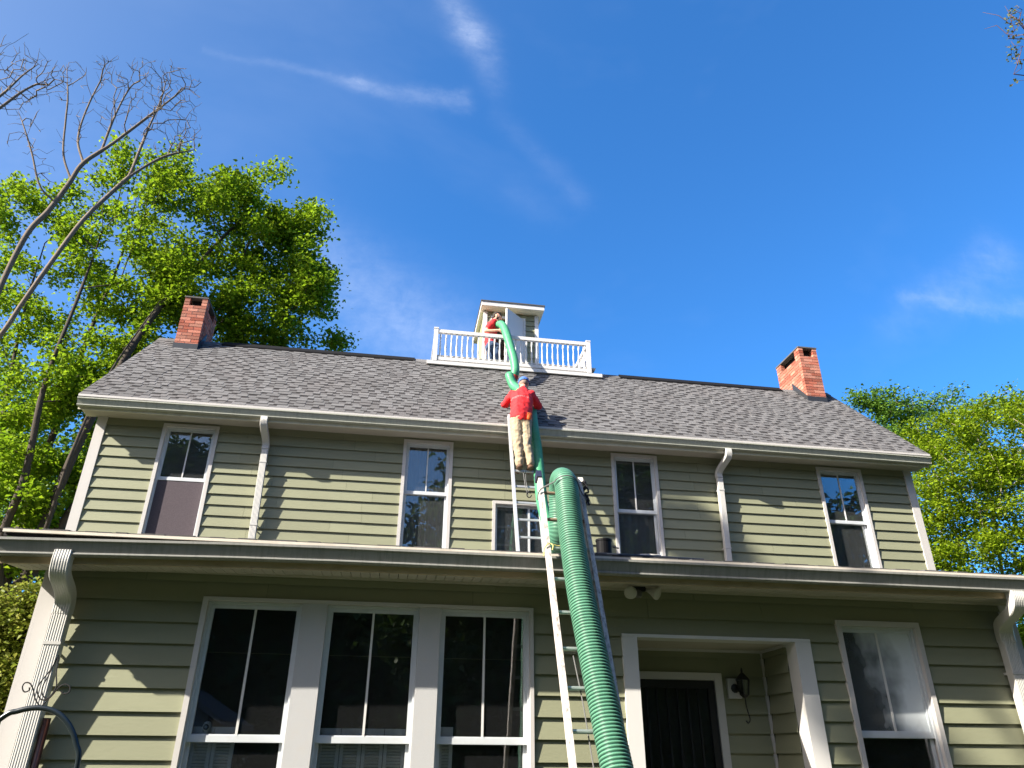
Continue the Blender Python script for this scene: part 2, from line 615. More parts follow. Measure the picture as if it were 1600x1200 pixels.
def siding(parent, y, zs, x0, x1, openings, ztop, xf=None, seams=True):
    """one object per clapboard; each is proud at its bottom edge and tucks under the next"""
    count = 0
    for zb in zs:
        zt = min(zb + EX + 0.012, ztop)
        hit = [o for o in openings if o[2] < zt - .004 and o[3] > zb + .004]
        xs = sorted({x0, x1, *[min(max(o[0] + .012, x0), x1) for o in hit], *[min(max(o[1] - .012, x0), x1) for o in hit]})
        segs = []
        for a, b in zip(xs[:-1], xs[1:]):
            if b - a < .004: continue
            mid = (a + b) / 2
            lo, hi = zb, zt
            cov = False
            for o in hit:
                if o[0] < mid < o[1]:
                    if o[2] <= zb and o[3] >= zb + EX * .98: cov = True
                    elif o[2] <= zb: lo = max(lo, o[3] - .012)
                    else: hi = min(hi, o[2] + .012)
            if cov or hi - lo < .012: continue
            if segs and abs(segs[-1][1] - a) < 1e-6 and segs[-1][2:] == (lo, hi):
                segs[-1] = (segs[-1][0], b, lo, hi)
            else:
                segs.append((a, b, lo, hi))
        out = []
        for (a, b, lo, hi) in segs:
            if seams and b - a > 1.9:
                m_ = int((b - a) // 2.4) + 1
                cuts = [a] + [a + (b - a) * (i + random.uniform(.25, .75)) / m_ for i in range(m_)] + [b]
                for c0, c1 in zip(cuts[:-1], cuts[1:]):
                    out.append((c0 + (.0015 if c0 > a else 0), c1 - (.0015 if c1 < b else 0), lo, hi))
            else:
                out.append((a, b, lo, hi))
        for (a, b, lo, hi) in out:
            def yf(z):
                return y - .034 + .0285 * (z - zb) / (EX + .012)
            jit = random.uniform(-.0012, .0012)
            w1, w2 = random.uniform(-.0018, .0018), random.uniform(-.0018, .0018)
            P = [(a, yf(lo) + jit, lo + w1), (b, yf(lo) + jit * .3, lo + w2), (b, yf(lo) + .011, lo + .001), (a, yf(lo) + .011, lo + .001),
                 (a, yf(hi), hi), (b, yf(hi), hi), (b, y - .001, hi), (a, y - .001, hi)]
            if xf: P = [xf(*p) for p in P]
            mb = MB()
            mb.quadbox(P)
            mb.build('siding_board', SIDING, parent)
            count += 1
    return count


upper_wall = wall_mesh('wall', 0.0, 0.09, UX0, UX1, 4.45, SOFF_U, up_open, SHEATH, house)
siding(upper_wall, 0.0, [6.479 - EX * k for k in range(0, 12)], UX0 + .150, UX1 - .150, up_open, SOFF_U)
lower_wall = wall_mesh('wall', YL, YL + .09, LX0, LX1, 0.35, SOFF_L, low_open, SHEATH, house)
siding(lower_wall, YL, [2.8526 - EX * k for k in range(-1, 14)], LX0 + .14, LX1 - .14, low_open, SOFF_L)
# side, back and inner walls
mb = MB()
mb.box(UX0, UX0 + .09, .0905, BACK, 0.35, SOFF_U)
mb.box(UX1 - .09, UX1, .0905, BACK, 0.35, SOFF_U)
mb.box(UX0 + .0905, UX1 - .0905, BACK - .09, BACK, 0.35, SOFF_U)
# gables
for xa, xb in ((UX0, UX0 + .09), (UX1 - .09, UX1)):
    mb.prism([(0.0, SOFF_U + .001), (BACK, SOFF_U + .001), (RIDGE_Y, roof_z(0) + RIDGE_Y * SLOPE - .09)], xa, xb)
mb.build('gable_wall', mat('side_siding_paint', (0.245, 0.255, 0.135), 0.6, vary=0.05), house)
mb = MB()
mb.box(LX0, LX0 + .09, YL + .0905, -.002, 0.35, SOFF_L)
mb.box(LX1 - .09, LX1, YL + .0905, -.002, 0.35, SOFF_L)
mb.build('gable_wall', MATS['side_siding_paint'], house)
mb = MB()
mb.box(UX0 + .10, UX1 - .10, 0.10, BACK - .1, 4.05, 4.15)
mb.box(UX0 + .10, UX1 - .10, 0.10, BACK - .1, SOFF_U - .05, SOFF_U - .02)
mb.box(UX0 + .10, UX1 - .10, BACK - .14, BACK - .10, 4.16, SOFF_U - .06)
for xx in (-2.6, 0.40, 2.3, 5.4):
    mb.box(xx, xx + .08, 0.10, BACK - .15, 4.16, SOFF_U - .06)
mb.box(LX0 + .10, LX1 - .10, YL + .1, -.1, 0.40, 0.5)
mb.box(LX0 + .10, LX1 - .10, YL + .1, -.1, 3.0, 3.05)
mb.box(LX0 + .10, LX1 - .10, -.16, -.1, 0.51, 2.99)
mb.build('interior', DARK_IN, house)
mb = MB()
mb.box(LX0 + .03, LX1 - .03, YL + .03, -.1, -0.1, 0.345)
mb.box(UX0 + .03, UX1 - .03, .03, BACK - .03, -0.1, 0.345)
mb.build('foundation', mat('concrete_foundation', (0.22, 0.21, 0.20), 0.9, vary=0.06, bump=0.3), house)

# corner boards (front face and return)
def corner_board(x0, x1, y, z0, z1, left):
    mb = MB()
    mb.box(x0, x1, y - .044, y - .0015, z0, z1)
    xs = (x0 - .0, x0 + .028) if left else (x1 - .028, x1)
    if left: mb.box(x0 - .027, x0 - .0005, y - .044, y + .11, z0, z1)
    else: mb.box(x1 + .0005, x1 + .027, y - .044, y + .11, z0, z1)
    mb.build('corner_board', WHITE, house)


corner_board(UX0 + .027, UX0 + .153, 0, 4.5, SOFF_U - .003, True)
corner_board(UX1 - .153, UX1 - .027, 0, 4.5, SOFF_U - .003, False)
corner_board(LX0 + .027, LX0 + .145, YL, 0.32, SOFF_L - .003, True)
corner_board(LX1 - .145, LX1 - .027, YL, 0.32, SOFF_L - .003, False)


# ------------------------------------------------------------------ windows
def casing_frame(mb, x0, x1, z0, z1, y, w, proud=.046, depth=.085, head=None):
    head = w if head is None else head
    mb.box(x0, x0 + w, y - proud, y + depth, z0, z1)
    mb.box(x1 - w, x1, y - proud, y + depth, z0, z1)
    mb.box(x0 + w + .0005, x1 - w - .0005, y - proud - .002, y + depth, z1 - head, z1)


def sash(win, name, x0, x1, z0, z1, y, st=.045, bottom=.05, top=.045, th=.035):
    mb = MB()
    mb.box(x0, x0 + st, y, y + th, z0, z1)
    mb.box(x1 - st, x1, y, y + th, z0, z1)
    mb.box(x0 + st, x1 - st, y + .001, y + th - .001, z0, z0 + bottom)
    mb.box(x0 + st, x1 - st, y + .001, y + th - .001, z1 - top, z1)
    # a thin inner bead
    b = .010
    mb.box(x0 + st, x1 - st, y + .008, y + .016, z0 + bottom, z0 + bottom + b)
    return mb.build(name, SASH, win)


def pane(win, x0, x1, z0, z1, y, gm):
    mb = MB()
    mb.box(x0, x1, y, y + .004, z0, z1)
    return mb.build('pane', gm, win)


def double_hung(x0, x1, z0, z1, zm, y, cw=.055, gm_top=None, gm_bot=None, st=.042, muntin=True, muntin_low=False, screen=False, casing=True, head=None):
    win = empty('window', ((x0 + x1) / 2, y, z0), house)
    if casing:
        mb = MB()
        casing_frame(mb, x0, x1, z0, z1, y, cw, head=head)
        mb.box(x0 - .02, x1 + .02, y - .055, y + .09, z0 - .035, z0)
        mb.build('casing', WHITE, win)
        a, b, t = x0 + cw + .001, x1 - cw - .001, z1 - (head or cw) - .001
    else:
        a, b, t = x0, x1, z1
    # outer stop / storm track
    mb = MB()
    mb.box(a, a + .018, y + .000, y + .020, z0, t)
    mb.box(b - .018, b, y + .000, y + .020, z0, t)
    mb.box(a + .0185, b - .0185, y - .001, y + .020, t - .018, t)
    mb.build('storm_track', SASH, win)
    a2, b2, t2 = a + .008, b - .008, t - .008
    sash(win, 'sash', a2, b2, zm - .02, t2, y + .022, st)
    pane(win, a2 + st - .003, b2 - st + .003, zm + .025, t2 - .04, y + .036, gm_top)
    sash(win, 'sash', a2, b2, z0, zm + .022, y + .060, st, bottom=.07)
    pane(win, a2 + st - .003, b2 - st + .003, z0 + .06, zm - .02, y + .074, gm_bot)
    c = (a2 + b2) / 2
    if muntin:
        mb = MB()
        mb.box(c - .010, c + .010, y + .026, y + .035, zm + .03, t2 - .045)
        mb.build('muntin', WHITE_CLEAN, win)
    if muntin_low:
        mb = MB()
        mb.box(c - .010, c + .010, y + .064, y + .073, z0 + .07, zm - .023)
        mb.build('muntin', WHITE_CLEAN, win)
    if screen:
        mb = MB()
        mb.box(a2 + .02, b2 - .02, y + .030, y + .034, z0 + .02, zm - .03)
        mb.build('insect_screen', SCREEN, win)
        mb = MB()
        for (p, q, r, s2) in ((a2 + .005, a2 + .02, z0, zm - .02), (b2 - .02, b2 - .005, z0, zm - .02)):
            mb.box(p, q, y + .026, y + .040, r, s2)
        mb.box(a2 + .0205, b2 - .0205, y + .026, y + .040, z0, z0 + .02)
        mb.build('screen_frame', SASH, win)
    return win


double_hung(*UW['W1'], W_BOT, W_TOP, 5.625, 0, gm_top=GLASS_UP, gm_bot=GLASS_UP, screen=True)
double_hung(*UW['W2'], W_BOT, W_TOP, 5.625, 0, gm_top=GLASS_UP, gm_bot=GLASS_UP)
double_hung(*UW['W3'], W_BOT, W_TOP, 5.51, 0, gm_top=GLASS_UP, gm_bot=GLASS_UP)
double_hung(*UW['W4'], W_BOT, W_TOP, 5.53, 0, gm_top=GLASS_UP, gm_bot=GLASS_UP)
# small slider by the ladder
x0, x1, z0, z1 = SMALL
win = empty('window', ((x0 + x1) / 2, 0, z0), house)
mb = MB()
casing_frame(mb, x0, x1, z0, z1, 0, .05)
mb.box(x0 - .02, x1 + .02, -.05, .09, z0 - .035, z0)
mb.build('casing', WHITE, win)
for (a, b, yy) in ((x0 + .055, (x0 + x1) / 2 + .02, .02), ((x0 + x1) / 2 - .02, x1 - .055, .05)):
    sash(win, 'sash', a, b, z0 + .005, z1 - .055, yy, .035, bottom=.04, top=.035, th=.025)
    pane(win, a + .03, b - .03, z0 + .04, z1 - .09, yy + .010, GLASS_UP)

# triple window with two wide mullion boards
tri = empty('window_surround', (-1.0, YL, 0.7), house)
mb = MB()
x0, x1, z0, z1 = TRIPLE
mb.box(x0, x0 + .045, YL - .048, YL + .09, z0, z1)
mb.box(x1 - .035, x1, YL - .048, YL + .09, z0, z1)
mb.box(x0 + .0455, x1 - .0355, YL - .050, YL + .09, z1 - .030, z1)
mb.box(x0 - .03, x1 + .03, YL - .07, YL + .09, z0 - .04, z0 - .0005)
mb.build('casing', WHITE, tri)
for (a, b) in ((-1.640, -1.415), (-0.588, -0.391)):
    mb = MB()
    mb.box(a, b, YL - .040, YL + .09, z0, z1 - .031)
    mb.build('mullion_board', OLDWHITE, tri)
for (a, b) in ((x0 + .046, -1.641), (-1.414, -0.589), (-0.390, x1 - .036)):
    double_hung(a, b, z0, z1 - .032, 1.762, YL, gm_top=GLASS_LOW, gm_bot=GLASS_LOW, st=.040, casing=False)
# right lower window, fogged
double_hung(*QWIN[:2], QWIN[2], QWIN[3], 1.850, YL, cw=.05, gm_top=GLASS_FOG, gm_bot=GLASS_LOW, st=.034)

# ------------------------------------------------------------------ porch recess
PY = -4.20
px0, px1 = 1.47, 3.075
porch = empty('entry_porch', (2.28, YL, 0.3), house)
mb = MB()
mb.box(PORCH[0], px0, YL - .050, YL + .14, 0.32, PORCH[3] - .030)
mb.box(px1, PORCH[1], YL - .050, YL + .14, 0.32, PORCH[3] - .030)
mb.box(PORCH[0], PORCH[1], YL - .052, YL + .14, PORCH[3] - .0295, PORCH[3])
mb.build('porch_trim', WHITE_CLEAN, porch)
for i in range(9):
    mb = MB()
    ya = YL + .142 + i * .058
    mb.box(px0 - .02, px1 + .02, ya, min(ya + .054, PY), 2.668, 2.685)
    mb.build('ceiling_board', SOFFIT, porch)
mb = MB()
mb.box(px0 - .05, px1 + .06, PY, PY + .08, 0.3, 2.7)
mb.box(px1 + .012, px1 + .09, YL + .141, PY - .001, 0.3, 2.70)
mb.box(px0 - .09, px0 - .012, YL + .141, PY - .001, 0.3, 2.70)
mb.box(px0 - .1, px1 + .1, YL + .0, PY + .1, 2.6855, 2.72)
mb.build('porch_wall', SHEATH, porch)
mb = MB()
mb.box(px0 - .01, px1 + .011, YL - .02, PY - .0, 0.28, 0.345)
mb.build('porch_floor', mat('porch_floor_paint', (0.20, 0.20, 0.19), 0.7, vary=.05), porch)
DOOR = (1.575, 2.490, 0.36, 2.360)
door_open = (DOOR[0] - .10, DOOR[1] + .095, 0.3, DOOR[3] + .085)
zs_p = [2.8526 - .09 - EX * k for k in range(1, 14)]
siding(porch, PY, zs_p, px0 - .012, px1 - .036, [door_open], 2.640, seams=False)
# right wall of the recess: boards run in depth
siding(porch, 0, zs_p, YL + .141, PY - .036, [], 2.640, xf=lambda x, y, z: (px1 + .012 + y, x, z) if False else (px1 + .012 + y, x, z), seams=False)
mb = MB()
mb.box(px0 - .01, px1 - .036, PY - .036, PY - .001, 2.641, 2.667)
mb.box(px1 - .030, px1 + .011, YL + .142, PY - .001, 2.641, 2.667)
mb.box(px1 - .034, px1 - .008, PY - .0355, PY - .001, 0.35, 2.6405)
mb.build('porch_moulding', WHITE, porch)
# door
door = empty('entry_door', (DOOR[0], PY, DOOR[2]), house)
mb = MB()
casing_frame(mb, DOOR[0] - .085, DOOR[1] + .080, DOOR[2], DOOR[3] + .075, PY, .08, proud=.050, depth=.05, head=.07)
mb.build('door_frame', WHITE, door)
mb = MB()
fr = .075
a, b, c, d = DOOR
a += .001; b -= .001; d -= .001
mb.box(a, a + fr, PY - .028, PY + .010, c, d)
mb.box(b - fr, b, PY - .028, PY + .010, c, d)
mb.box(a + fr, b - fr, PY - .027, PY + .009, d - fr, d)
mb.box(a + fr, b - fr, PY - .027, PY + .009, c, c + .2)
mb.build('security_frame', BLACK, door)
nb = 7
for i in range(1, nb):
    xx = a + fr + (b - a - 2 * fr) * i / nb
    mb = MB()
    mb.box(xx - .007, xx + .007, PY - .024, PY - .010, c + .2, d - fr)
    mb.build('security_bar', BLACK, door)
mb = MB()
for sx in (-1, 1):
    for sz in (-1, 1):
        cx, cz = (a + b) / 2 + sx * .06, 1.62 + sz * .035
        pts = [(cx + sx * .03 * math.cos(t) * (1 - t / 9), PY - .017, cz + sz * .03 * math.sin(t) * (1 - t / 9)) for t in np.linspace(0, 7.5, 26)]
        mb.tube(pts, .005, 5)
mb.build('scroll_ornament', BLACK, door)
mb = MB()
mb.box(a + fr + .001, b - fr - .001, PY - .004, PY, c + .2, d - fr)
mb.build('pane', GLASS_LOW, door)
mb = MB()
mb.lathe((b - .035, PY - .03, 1.35), [(.012, 0), (.012, .03), (.028, .035), (.03, .05), (.02, .065)], 10, (0, -1, 0))
mb.build('handle', BLACK, door)

# ------------------------------------------------------------------ eaves: fascia, soffit, gutters
def bow(x, lo=False):
    if lo: return -0.050 * max(0.0, (-1.8 - x) / 2.3)
    return 0.028 - 0.028 * ((x - 1.46) / 7.5) ** 2


def long_profile(name, prof, x0, x1, lo, material, parent, n=12):
    mb = MB()
    xs = np.linspace(x0, x1, n)
    pts = [(x, 0, bow(x, lo)) for x in xs]
    k = len(prof)
    for x in xs:
        for (p, q) in prof:
            mb.v.append((x, p, q + bow(x, lo)))
    for i in range(n - 1):
        for j in range(k):
            j2 = (j + 1) % k
            mb.f.append((i * k + j, i * k + j2, (i + 1) * k + j2, (i + 1) * k + j)[::-1])
            mb.mi.append(0)
    mb.f.append(tuple(range(k)))
    mb.f.append(tuple((n - 1) * k + j for j in range(k))[::-1])
    mb.mi += [0, 0]
    return mb.build(name, material, parent)


def k_gutter(y, zt, h, d):
    """K-style gutter, open on top: outer skin down the front, back up, then inner skin"""
    return [(y - d, zt), (y - d, zt - .020), (y - d + .014, zt - .024), (y - d + .050, zt - h * .80), (y - d + .038, zt - h * .85), (y - d + .037, zt - h * .93),
            (y - d + .046, zt - h), (y, zt - h), (y, zt + .005), (y - .004, zt + .005), (y - .004, zt - h + .006), (y - d + .058, zt - h + .008),
            (y - d + .054, zt - h * .75), (y - d + .022, zt - .014), (y - d + .016, zt)]


# upper eave: gutter face y = -0.50
long_profile('gutter', k_gutter(-.385, 6.728, .128, .115), -6.020, 8.940, False, GUTTER, house)
mb = MB()
mb.box(-6.015, 8.935, -.384, -.360, 6.565, 6.735)
mb.build('fascia', mat('upper_fascia_paint', (0.42, 0.40, 0.33), 0.6, vary=.04, dirt=(.25, .22, .15), dirt_amt=.5, dirt_scale=4), house)
mb = MB()
for k in range(5):
    mb.box(-6.01, 8.93, -.359 + k * .072, -.359 + k * .072 + .068, SOFF_U - .022, SOFF_U - .006)
mb.build('soffit', SOFFIT, house)
# lower eave: gutter face y = -5.36
long_profile('gutter', k_gutter(-5.357, 3.256, .130, .118), -4.07, 6.05, True, mat('weathered_gutter_paint', (0.185, 0.185, 0.172), 0.5, vary=0.04, vscale=2.0, stretch=(6, 1, 0.8), dirt=(0.10, 0.105, 0.095), dirt_amt=0.6, dirt_scale=5), house)
long_profile('fascia', [(-5.3565, 3.072), (-5.3565, 3.255), (-5.332, 3.255), (-5.332, 3.072)][::-1], -4.02, 5.70, True, FASCIA, house)
soff = empty('soffit', (0, YL, SOFF_L), house)
xx = -4.015
PANEL = None
first = True
while xx < 5.69:
    if first:
        mb = MB()
        mb.prism([(-5.331, SOFF_L - .051), (YL - .060, SOFF_L - .021), (YL - .060, SOFF_L - .008), (-5.331, SOFF_L - .038)], 0, .078)
        PANEL = mb.mesh('soffit_panel', SOFFIT)
        first = False
    o = link('soffit_panel', PANEL)
    o.location = (xx, 0, bow(xx, True))
    o.parent = soff
    o.matrix_parent_inverse = parent_world(soff).inverted()
    xx += .0845
mb = MB()
mb.box(-4.015, 5.69, YL - .0595, YL - .036, SOFF_L - .040, SOFF_L + .012)
mb.build('frieze_board', SOFFIT, soff)
mb = MB()
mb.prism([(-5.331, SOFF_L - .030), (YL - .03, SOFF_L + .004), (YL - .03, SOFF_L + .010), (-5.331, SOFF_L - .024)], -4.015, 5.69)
mb.build('soffit_backing', SOOT_BACKING, soff)  # flat black sheet darkens the gaps between the soffit panels

# ------------------------------------------------------------------ roofs
def roof_sheet(name, x0, x1, ya, za, yb, zb, th, parent, m):
    mb = MB()
    mb.prism([(ya, za), (yb, zb), (yb, zb - th), (ya, za - th)], x0, x1)
    return mb.build(name, m, parent)


def shingle_mesh(mb, x0, wtab, wgap, row0, O, T, Nn, exposure):
    """one shingle: a raised tab and, beside it, the lower ply with its dark granule band; O origin, T up-slope, Nn normal"""
    O, T, Nn = np.array(O), np.array(T), np.array(Nn)
    X = np.array([1.0, 0, 0])
    def q(x, t, h): return tuple(O + X * x + T * t + Nn * h)
    h1 = .013 + random.uniform(-.002, .003)
    jt = random.uniform(-.003, .003)
    def slab(xa, xb, ta, tb, ha, hb, mi):
        mb.quadbox([q(xa, ta, -.004), q(xb, ta, -.004), q(xb, tb, -.004), q(xa, tb, -.004),
                    q(xa, ta, ha), q(xb, ta, ha), q(xb, tb, hb), q(xa, tb, hb)], mi)
    slab(x0, x0 + wtab, jt, exposure + .012, h1, .004, 0)
    slab(x0 + wtab + .001, x0 + wtab + wgap - .001, jt + .004, exposure * .55, .0060, .0045, 0)
    slab(x0 + wtab + .001, x0 + wtab + wgap - .001, exposure * .55 + .0005, exposure + .004, .0045, .003, 1)


def shingle_roof(roof, x0, x1, ya, za, slope, rows, exposure, limit):
    c = 1 / math.hypot(1, slope)
    T = (0, c, c * slope)
    Nn = (0, -c * slope, c)
    pieces = 0
    rest = MB()
    for r in range(rows):
        O = (0, ya + T[1] * exposure * r, za + T[2] * exposure * r)
        x = x0 - random.uniform(0, .25)
        while x < x1 - .02:
            wt, wg = random.uniform(.09, .24), random.uniform(.09, .16)
            xa, xb = max(x, x0), min(x + wt + wg, x1)
            if xb - xa > .05:
                s = (xb - xa) / (wt + wg)
                if pieces < limit:
                    mb = MB()
                    shingle_mesh(mb, xa, wt * s, wg * s, r, O, T, Nn, exposure)
                    mb.build('shingle', [SHINGLE, SHINGLE_DARK], roof)
                else:
                    shingle_mesh(rest, xa, wt * s, wg * s, r, O, T, Nn, exposure)
                pieces += 1
            x += wt + wg
    if rest.v:
        rest.build('shingle_field', [SHINGLE, SHINGLE_DARK], roof, kind='stuff')


RX0, RX1 = -6.035, 8.955
ya = -.425
roof = roof_sheet('roof', RX0 + .01, RX1 - .01, ya, roof_z(ya) - .004, RIDGE_Y, RIDGE_Z - .004, .06, house, SHINGLE_DARK)
roof_sheet('roof_slope', RX0 + .01, RX1 - .01, RIDGE_Y + .0005, RIDGE_Z - .006, BACK + .5, roof_z(BACK + .5), .06, roof, SHINGLE)
length = (RIDGE_Y - ya) * math.hypot(1, SLOPE)
shingle_roof(roof, RX0, RX1, ya - .02, roof_z(ya - .02), SLOPE, int(length / .1425) + 1, .1425, 300)
# drip edge and rakes
mb = MB()
for xx in (RX0 + .006, RX1 - .028):
    for (p, q) in (((ya + .03, roof_z(ya + .03) - .10), (RIDGE_Y, RIDGE_Z - .10)), ((RIDGE_Y, RIDGE_Z - .10), (BACK + .4, roof_z(BACK + .4) - .10))):
        mb.prism([(p[0], p[1] - .07), (q[0], q[1] - .07), (q[0], q[1] + .035), (p[0], p[1] + .035)], xx, xx + .022)
mb.build('rake_board', WHITE, roof)
mb = MB()
mb.box(RX0, RX1, ya - .032, ya - .022, roof_z(ya) - .055, roof_z(ya) - .018)
mb.build('drip_edge', WHITE, roof)
for (a, b) in ((-4.75, -0.75), (3.85, 7.75)):
    mb = MB()
    c = 1 / math.hypot(1, SLOPE)
    mb.prism([(RIDGE_Y - .13, RIDGE_Z - .105), (RIDGE_Y - .13, RIDGE_Z - .075), (RIDGE_Y, RIDGE_Z + .052), (RIDGE_Y + .13, RIDGE_Z - .075), (RIDGE_Y + .13, RIDGE_Z - .105)][::-1], a, b)
    mb.build('ridge_vent', RIDGE, roof)
# ridge caps elsewhere
xx = RX0
while xx < RX1 - .05:
    if not (-4.75 < xx + .1 < -0.75 or 3.85 < xx + .1 < 7.75):
        mb = MB()
        e = min(xx + .21, RX1)
        mb.prism([(RIDGE_Y - .14, RIDGE_Z - .122), (RIDGE_Y - .14, RIDGE_Z - .112), (RIDGE_Y, RIDGE_Z + .026), (RIDGE_Y + .14, RIDGE_Z - .112), (RIDGE_Y + .14, RIDGE_Z - .122)][::-1], xx, e - .002)
        mb.build('ridge_cap', SHINGLE, roof)
    xx += .21
# lower roof
yl0 = -5.405
mb = MB()
mb.box(-4.03, 5.74, yl0 - .034, yl0 - .006, low_roof_z(yl0) - .030, low_roof_z(yl0) - .006)
lroof_edge = mb
lroof = roof_sheet('porch_roof', -4.03, 5.74, yl0, low_roof_z(yl0) - .006, -.003, low_roof_z(-.003) - .006, .05, house, SHINGLE_DARK)
shingle_roof(lroof, -4.04, 5.75, yl0 - .025, low_roof_z(yl0 - .025), PITCH_L, 38, .1435, 150)
lroof_edge.build('drip_edge', mat('drip_edge_cream', (0.46, 0.42, 0.36), .5, dirt=(.3, .26, .2), dirt_amt=.5, dirt_scale=5), lroof)

# ------------------------------------------------------------------ downspouts
def ribbed(w, d, ribs):
    """rectangular pipe profile with flutes on the front; a = outward, b = across"""
    pr = []
    for k in range(ribs * 4):
        t = k / (ribs * 4 - 1)
        pr.append((d / 2 - (.0026 if (k % 4) in (1, 2) else 0.0), -w / 2 + .008 + (w - .016) * t))
    pr += [(d / 2 - .008, w / 2), (0.0, w / 2 - .0), (-d / 2, w / 2), (-d / 2, -w / 2), (0.0, -w / 2), (d / 2 - .008, -w / 2)]
    return pr


def downspout(path, w, d, ribs, straps, wall_y, label=None):
    ds = empty('downspout', path[-1], house)
    P = smooth_path(path[:-1], 7)
    P = np.vstack([P, [path[-1]]])
    k = next(i for i in range(len(P)) if np.linalg.norm(P[i] - np.array(path[-2])) < 1e-6)
    mb = MB()
    mb.tube(P[:k + 1], 1.0, prof=ribbed(w * 1.06, d * 1.06, ribs), up=(0, -1, 0))
    mb.build('elbow', DOWN, ds)
    mb = MB()
    mb.tube(P[k:], 1.0, prof=ribbed(w, d, ribs), up=(0, -1, 0))
    mb.build('pipe', DOWN, ds)
    for z in straps:
        t = (path[-2][2] - z) / (path[-2][2] - path[-1][2])
        c = np.array(path[-2]) * (1 - t) + np.array(path[-1]) * t
        mb = MB()
        mb.box(c[0] - w / 2 - .004, c[0] + w / 2 + .004, c[1] - d / 2 - .004, c[1] - d / 2 + .0, z - .012, z + .012)
        mb.box(c[0] - w / 2 - .005, c[0] - w / 2 - .001, c[1] - d / 2, wall_y - .02, z - .012, z + .012)
        mb.box(c[0] + w / 2 + .001, c[0] + w / 2 + .005, c[1] - d / 2, wall_y - .02, z - .012, z + .012)
        mb.build('strap', DOWN, ds)
    return ds


downspout([(-3.530, -5.40, 3.13), (-3.531, -5.405, 3.03), (-3.540, -5.345, 2.945), (-3.570, -5.10, 2.87), (-3.580, -5.01, 2.80), (-3.582, -4.995, 2.70), (-3.582, -4.995, 0.15)],
          .128, .085, 6, (2.46, 1.2), YL)
downspout([(5.225, -5.40, 3.13), (5.225, -5.405, 3.04), (5.235, -5.335, 2.965), (5.325, -5.06, 2.895), (5.370, -4.975, 2.83), (5.380, -4.96, 2.72), (5.380, -4.96, 0.15)],
          .140, .085, 7, (2.42, 1.2), YL)
downspout([(-3.140, -.435, 6.63), (-3.140, -.435, 6.54), (-3.135, -.385, 6.47), (-3.115, -.17, 6.35), (-3.108, -.105, 6.27), (-3.105, -.125, 6.18), (-3.075, -.125, 4.60)],
          .105, .075, 5, (5.95, 4.9), 0)
downspout([(4.915, -.435, 6.63), (4.915, -.435, 6.54), (4.905, -.385, 6.47), (4.855, -.17, 6.35), (4.835, -.105, 6.27), (4.830, -.125, 6.18), (4.800, -.125, 4.60)],
          .105, .075, 5, (5.95, 4.9), 0)


# ------------------------------------------------------------------ chimneys
def chimney(xa, xb, yf, yb, ztop, zhole, label=None, apron_left=False):
    zb = roof_z(yf) - .03
    ch = empty('chimney', ((xa + xb) / 2, yf, zb), house, label=label)
    course, joint, dep = .0735, .012, .095
    mb = MB()
    mb.box(xa + .008, xb - .008, yf + .008, yb - .008, roof_z(yb) - .4 if yb > RIDGE_Y else zb - .3, zhole)
    mb.build('mortar_core', MORTAR, ch)
    mb = MB()
    mb.box(xa + .13, xb - .13, yf + .13, yb - .13, zhole + .001, ztop)
    mb.build('flue', SOOT_BACKING, ch)
    z = zhole
    rows = []
    while z > zb - .15:
        rows.append((z - course, z, False))
        z -= course
    z = zhole
    while z < ztop - .02:
        rows.append((z, min(z + course, ztop), True))
        z += course
    BL = .205
    for i, (za, zc, hole) in enumerate(rows):
        za += joint / 2
        zc -= joint / 2
        odd = i % 2
        for face in ('f', 'b'):
            y0, y1 = (yf, yf + dep) if face == 'f' else (yb - dep, yb)
            a, b = xa, xb
            if hole:
                spans = [(xa, xa + .105), (xb - .105, xb)]
            else:
                spans = []
                x = a
                first = BL * (.5 if odd else 1.0)
                w = first
                while x < b - .01:
                    e = min(x + w, b)
                    if b - e < .05: e = b
                    spans.append((x, e - (joint if e < b - .001 else 0)))
                    x = e
                    w = BL
            for (p, q) in spans:
                mb = MB()
                j = random.uniform(-.002, .003)
                mb.box(p, q, y0 - (j if face == 'f' else 0), y1 + (j if face == 'b' else 0), za, zc)
                mb.build('brick', BRICK, ch)
        for face in ('l', 'r'):
            x0, x1 = (xa, xa + dep) if face == 'l' else (xb - dep, xb)
            a, b = yf + dep + joint, yb - dep - joint
            if hole:
                spans = [(a, a + .10), (b - .10, b)]
            else:
                spans = []
                y = a
                w = BL * (1.0 if odd else .5)
                while y < b - .01:
                    e = min(y + w, b)
                    if b - e < .05: e = b
                    spans.append((y, e - (joint if e < b - .001 else 0)))
                    y = e
                    w = BL
            for (p, q) in spans:
                if roof_z((p + q) / 2) - .1 > zc: continue
                mb = MB()
                j = random.uniform(-.002, .003)
                mb.box(x0 - (j if face == 'l' else 0), x1 + (j if face == 'r' else 0), p, q, za, zc)
                mb.build('brick', BRICK, ch)
    mb = MB()
    mb.box(xa - .012, xb + .012, yf - .012, yb + .012, ztop + .001, ztop + .032)
    mb.build('cap_slab', mat('cap_stone', (0.075, 0.070, 0.068), 0.9, vary=.06, bump=.4), ch)
    mb = MB()
    mb.box(xa - .012, xb + .012, yf - .014, yf - .004, roof_z(yf) - .05, roof_z(yf) + .115)
    for (p, q) in ((xa - .014, xa - .004), (xb + .004, xb + .014)):
        mb.prism([(yf - .013, roof_z(yf) - .05), (RIDGE_Y, RIDGE_Z - .03), (RIDGE_Y, RIDGE_Z + .20), (yf - .013, roof_z(yf) + .115)][::-1], p, q)
    mb.build('flashing', FLASH, ch)
    return ch


chimney(-5.585, -5.135, 1.80, 2.68, 10.20, 10.02)
chimney(8.105, 8.555, 1.70, 2.76, 10.275, 10.06)

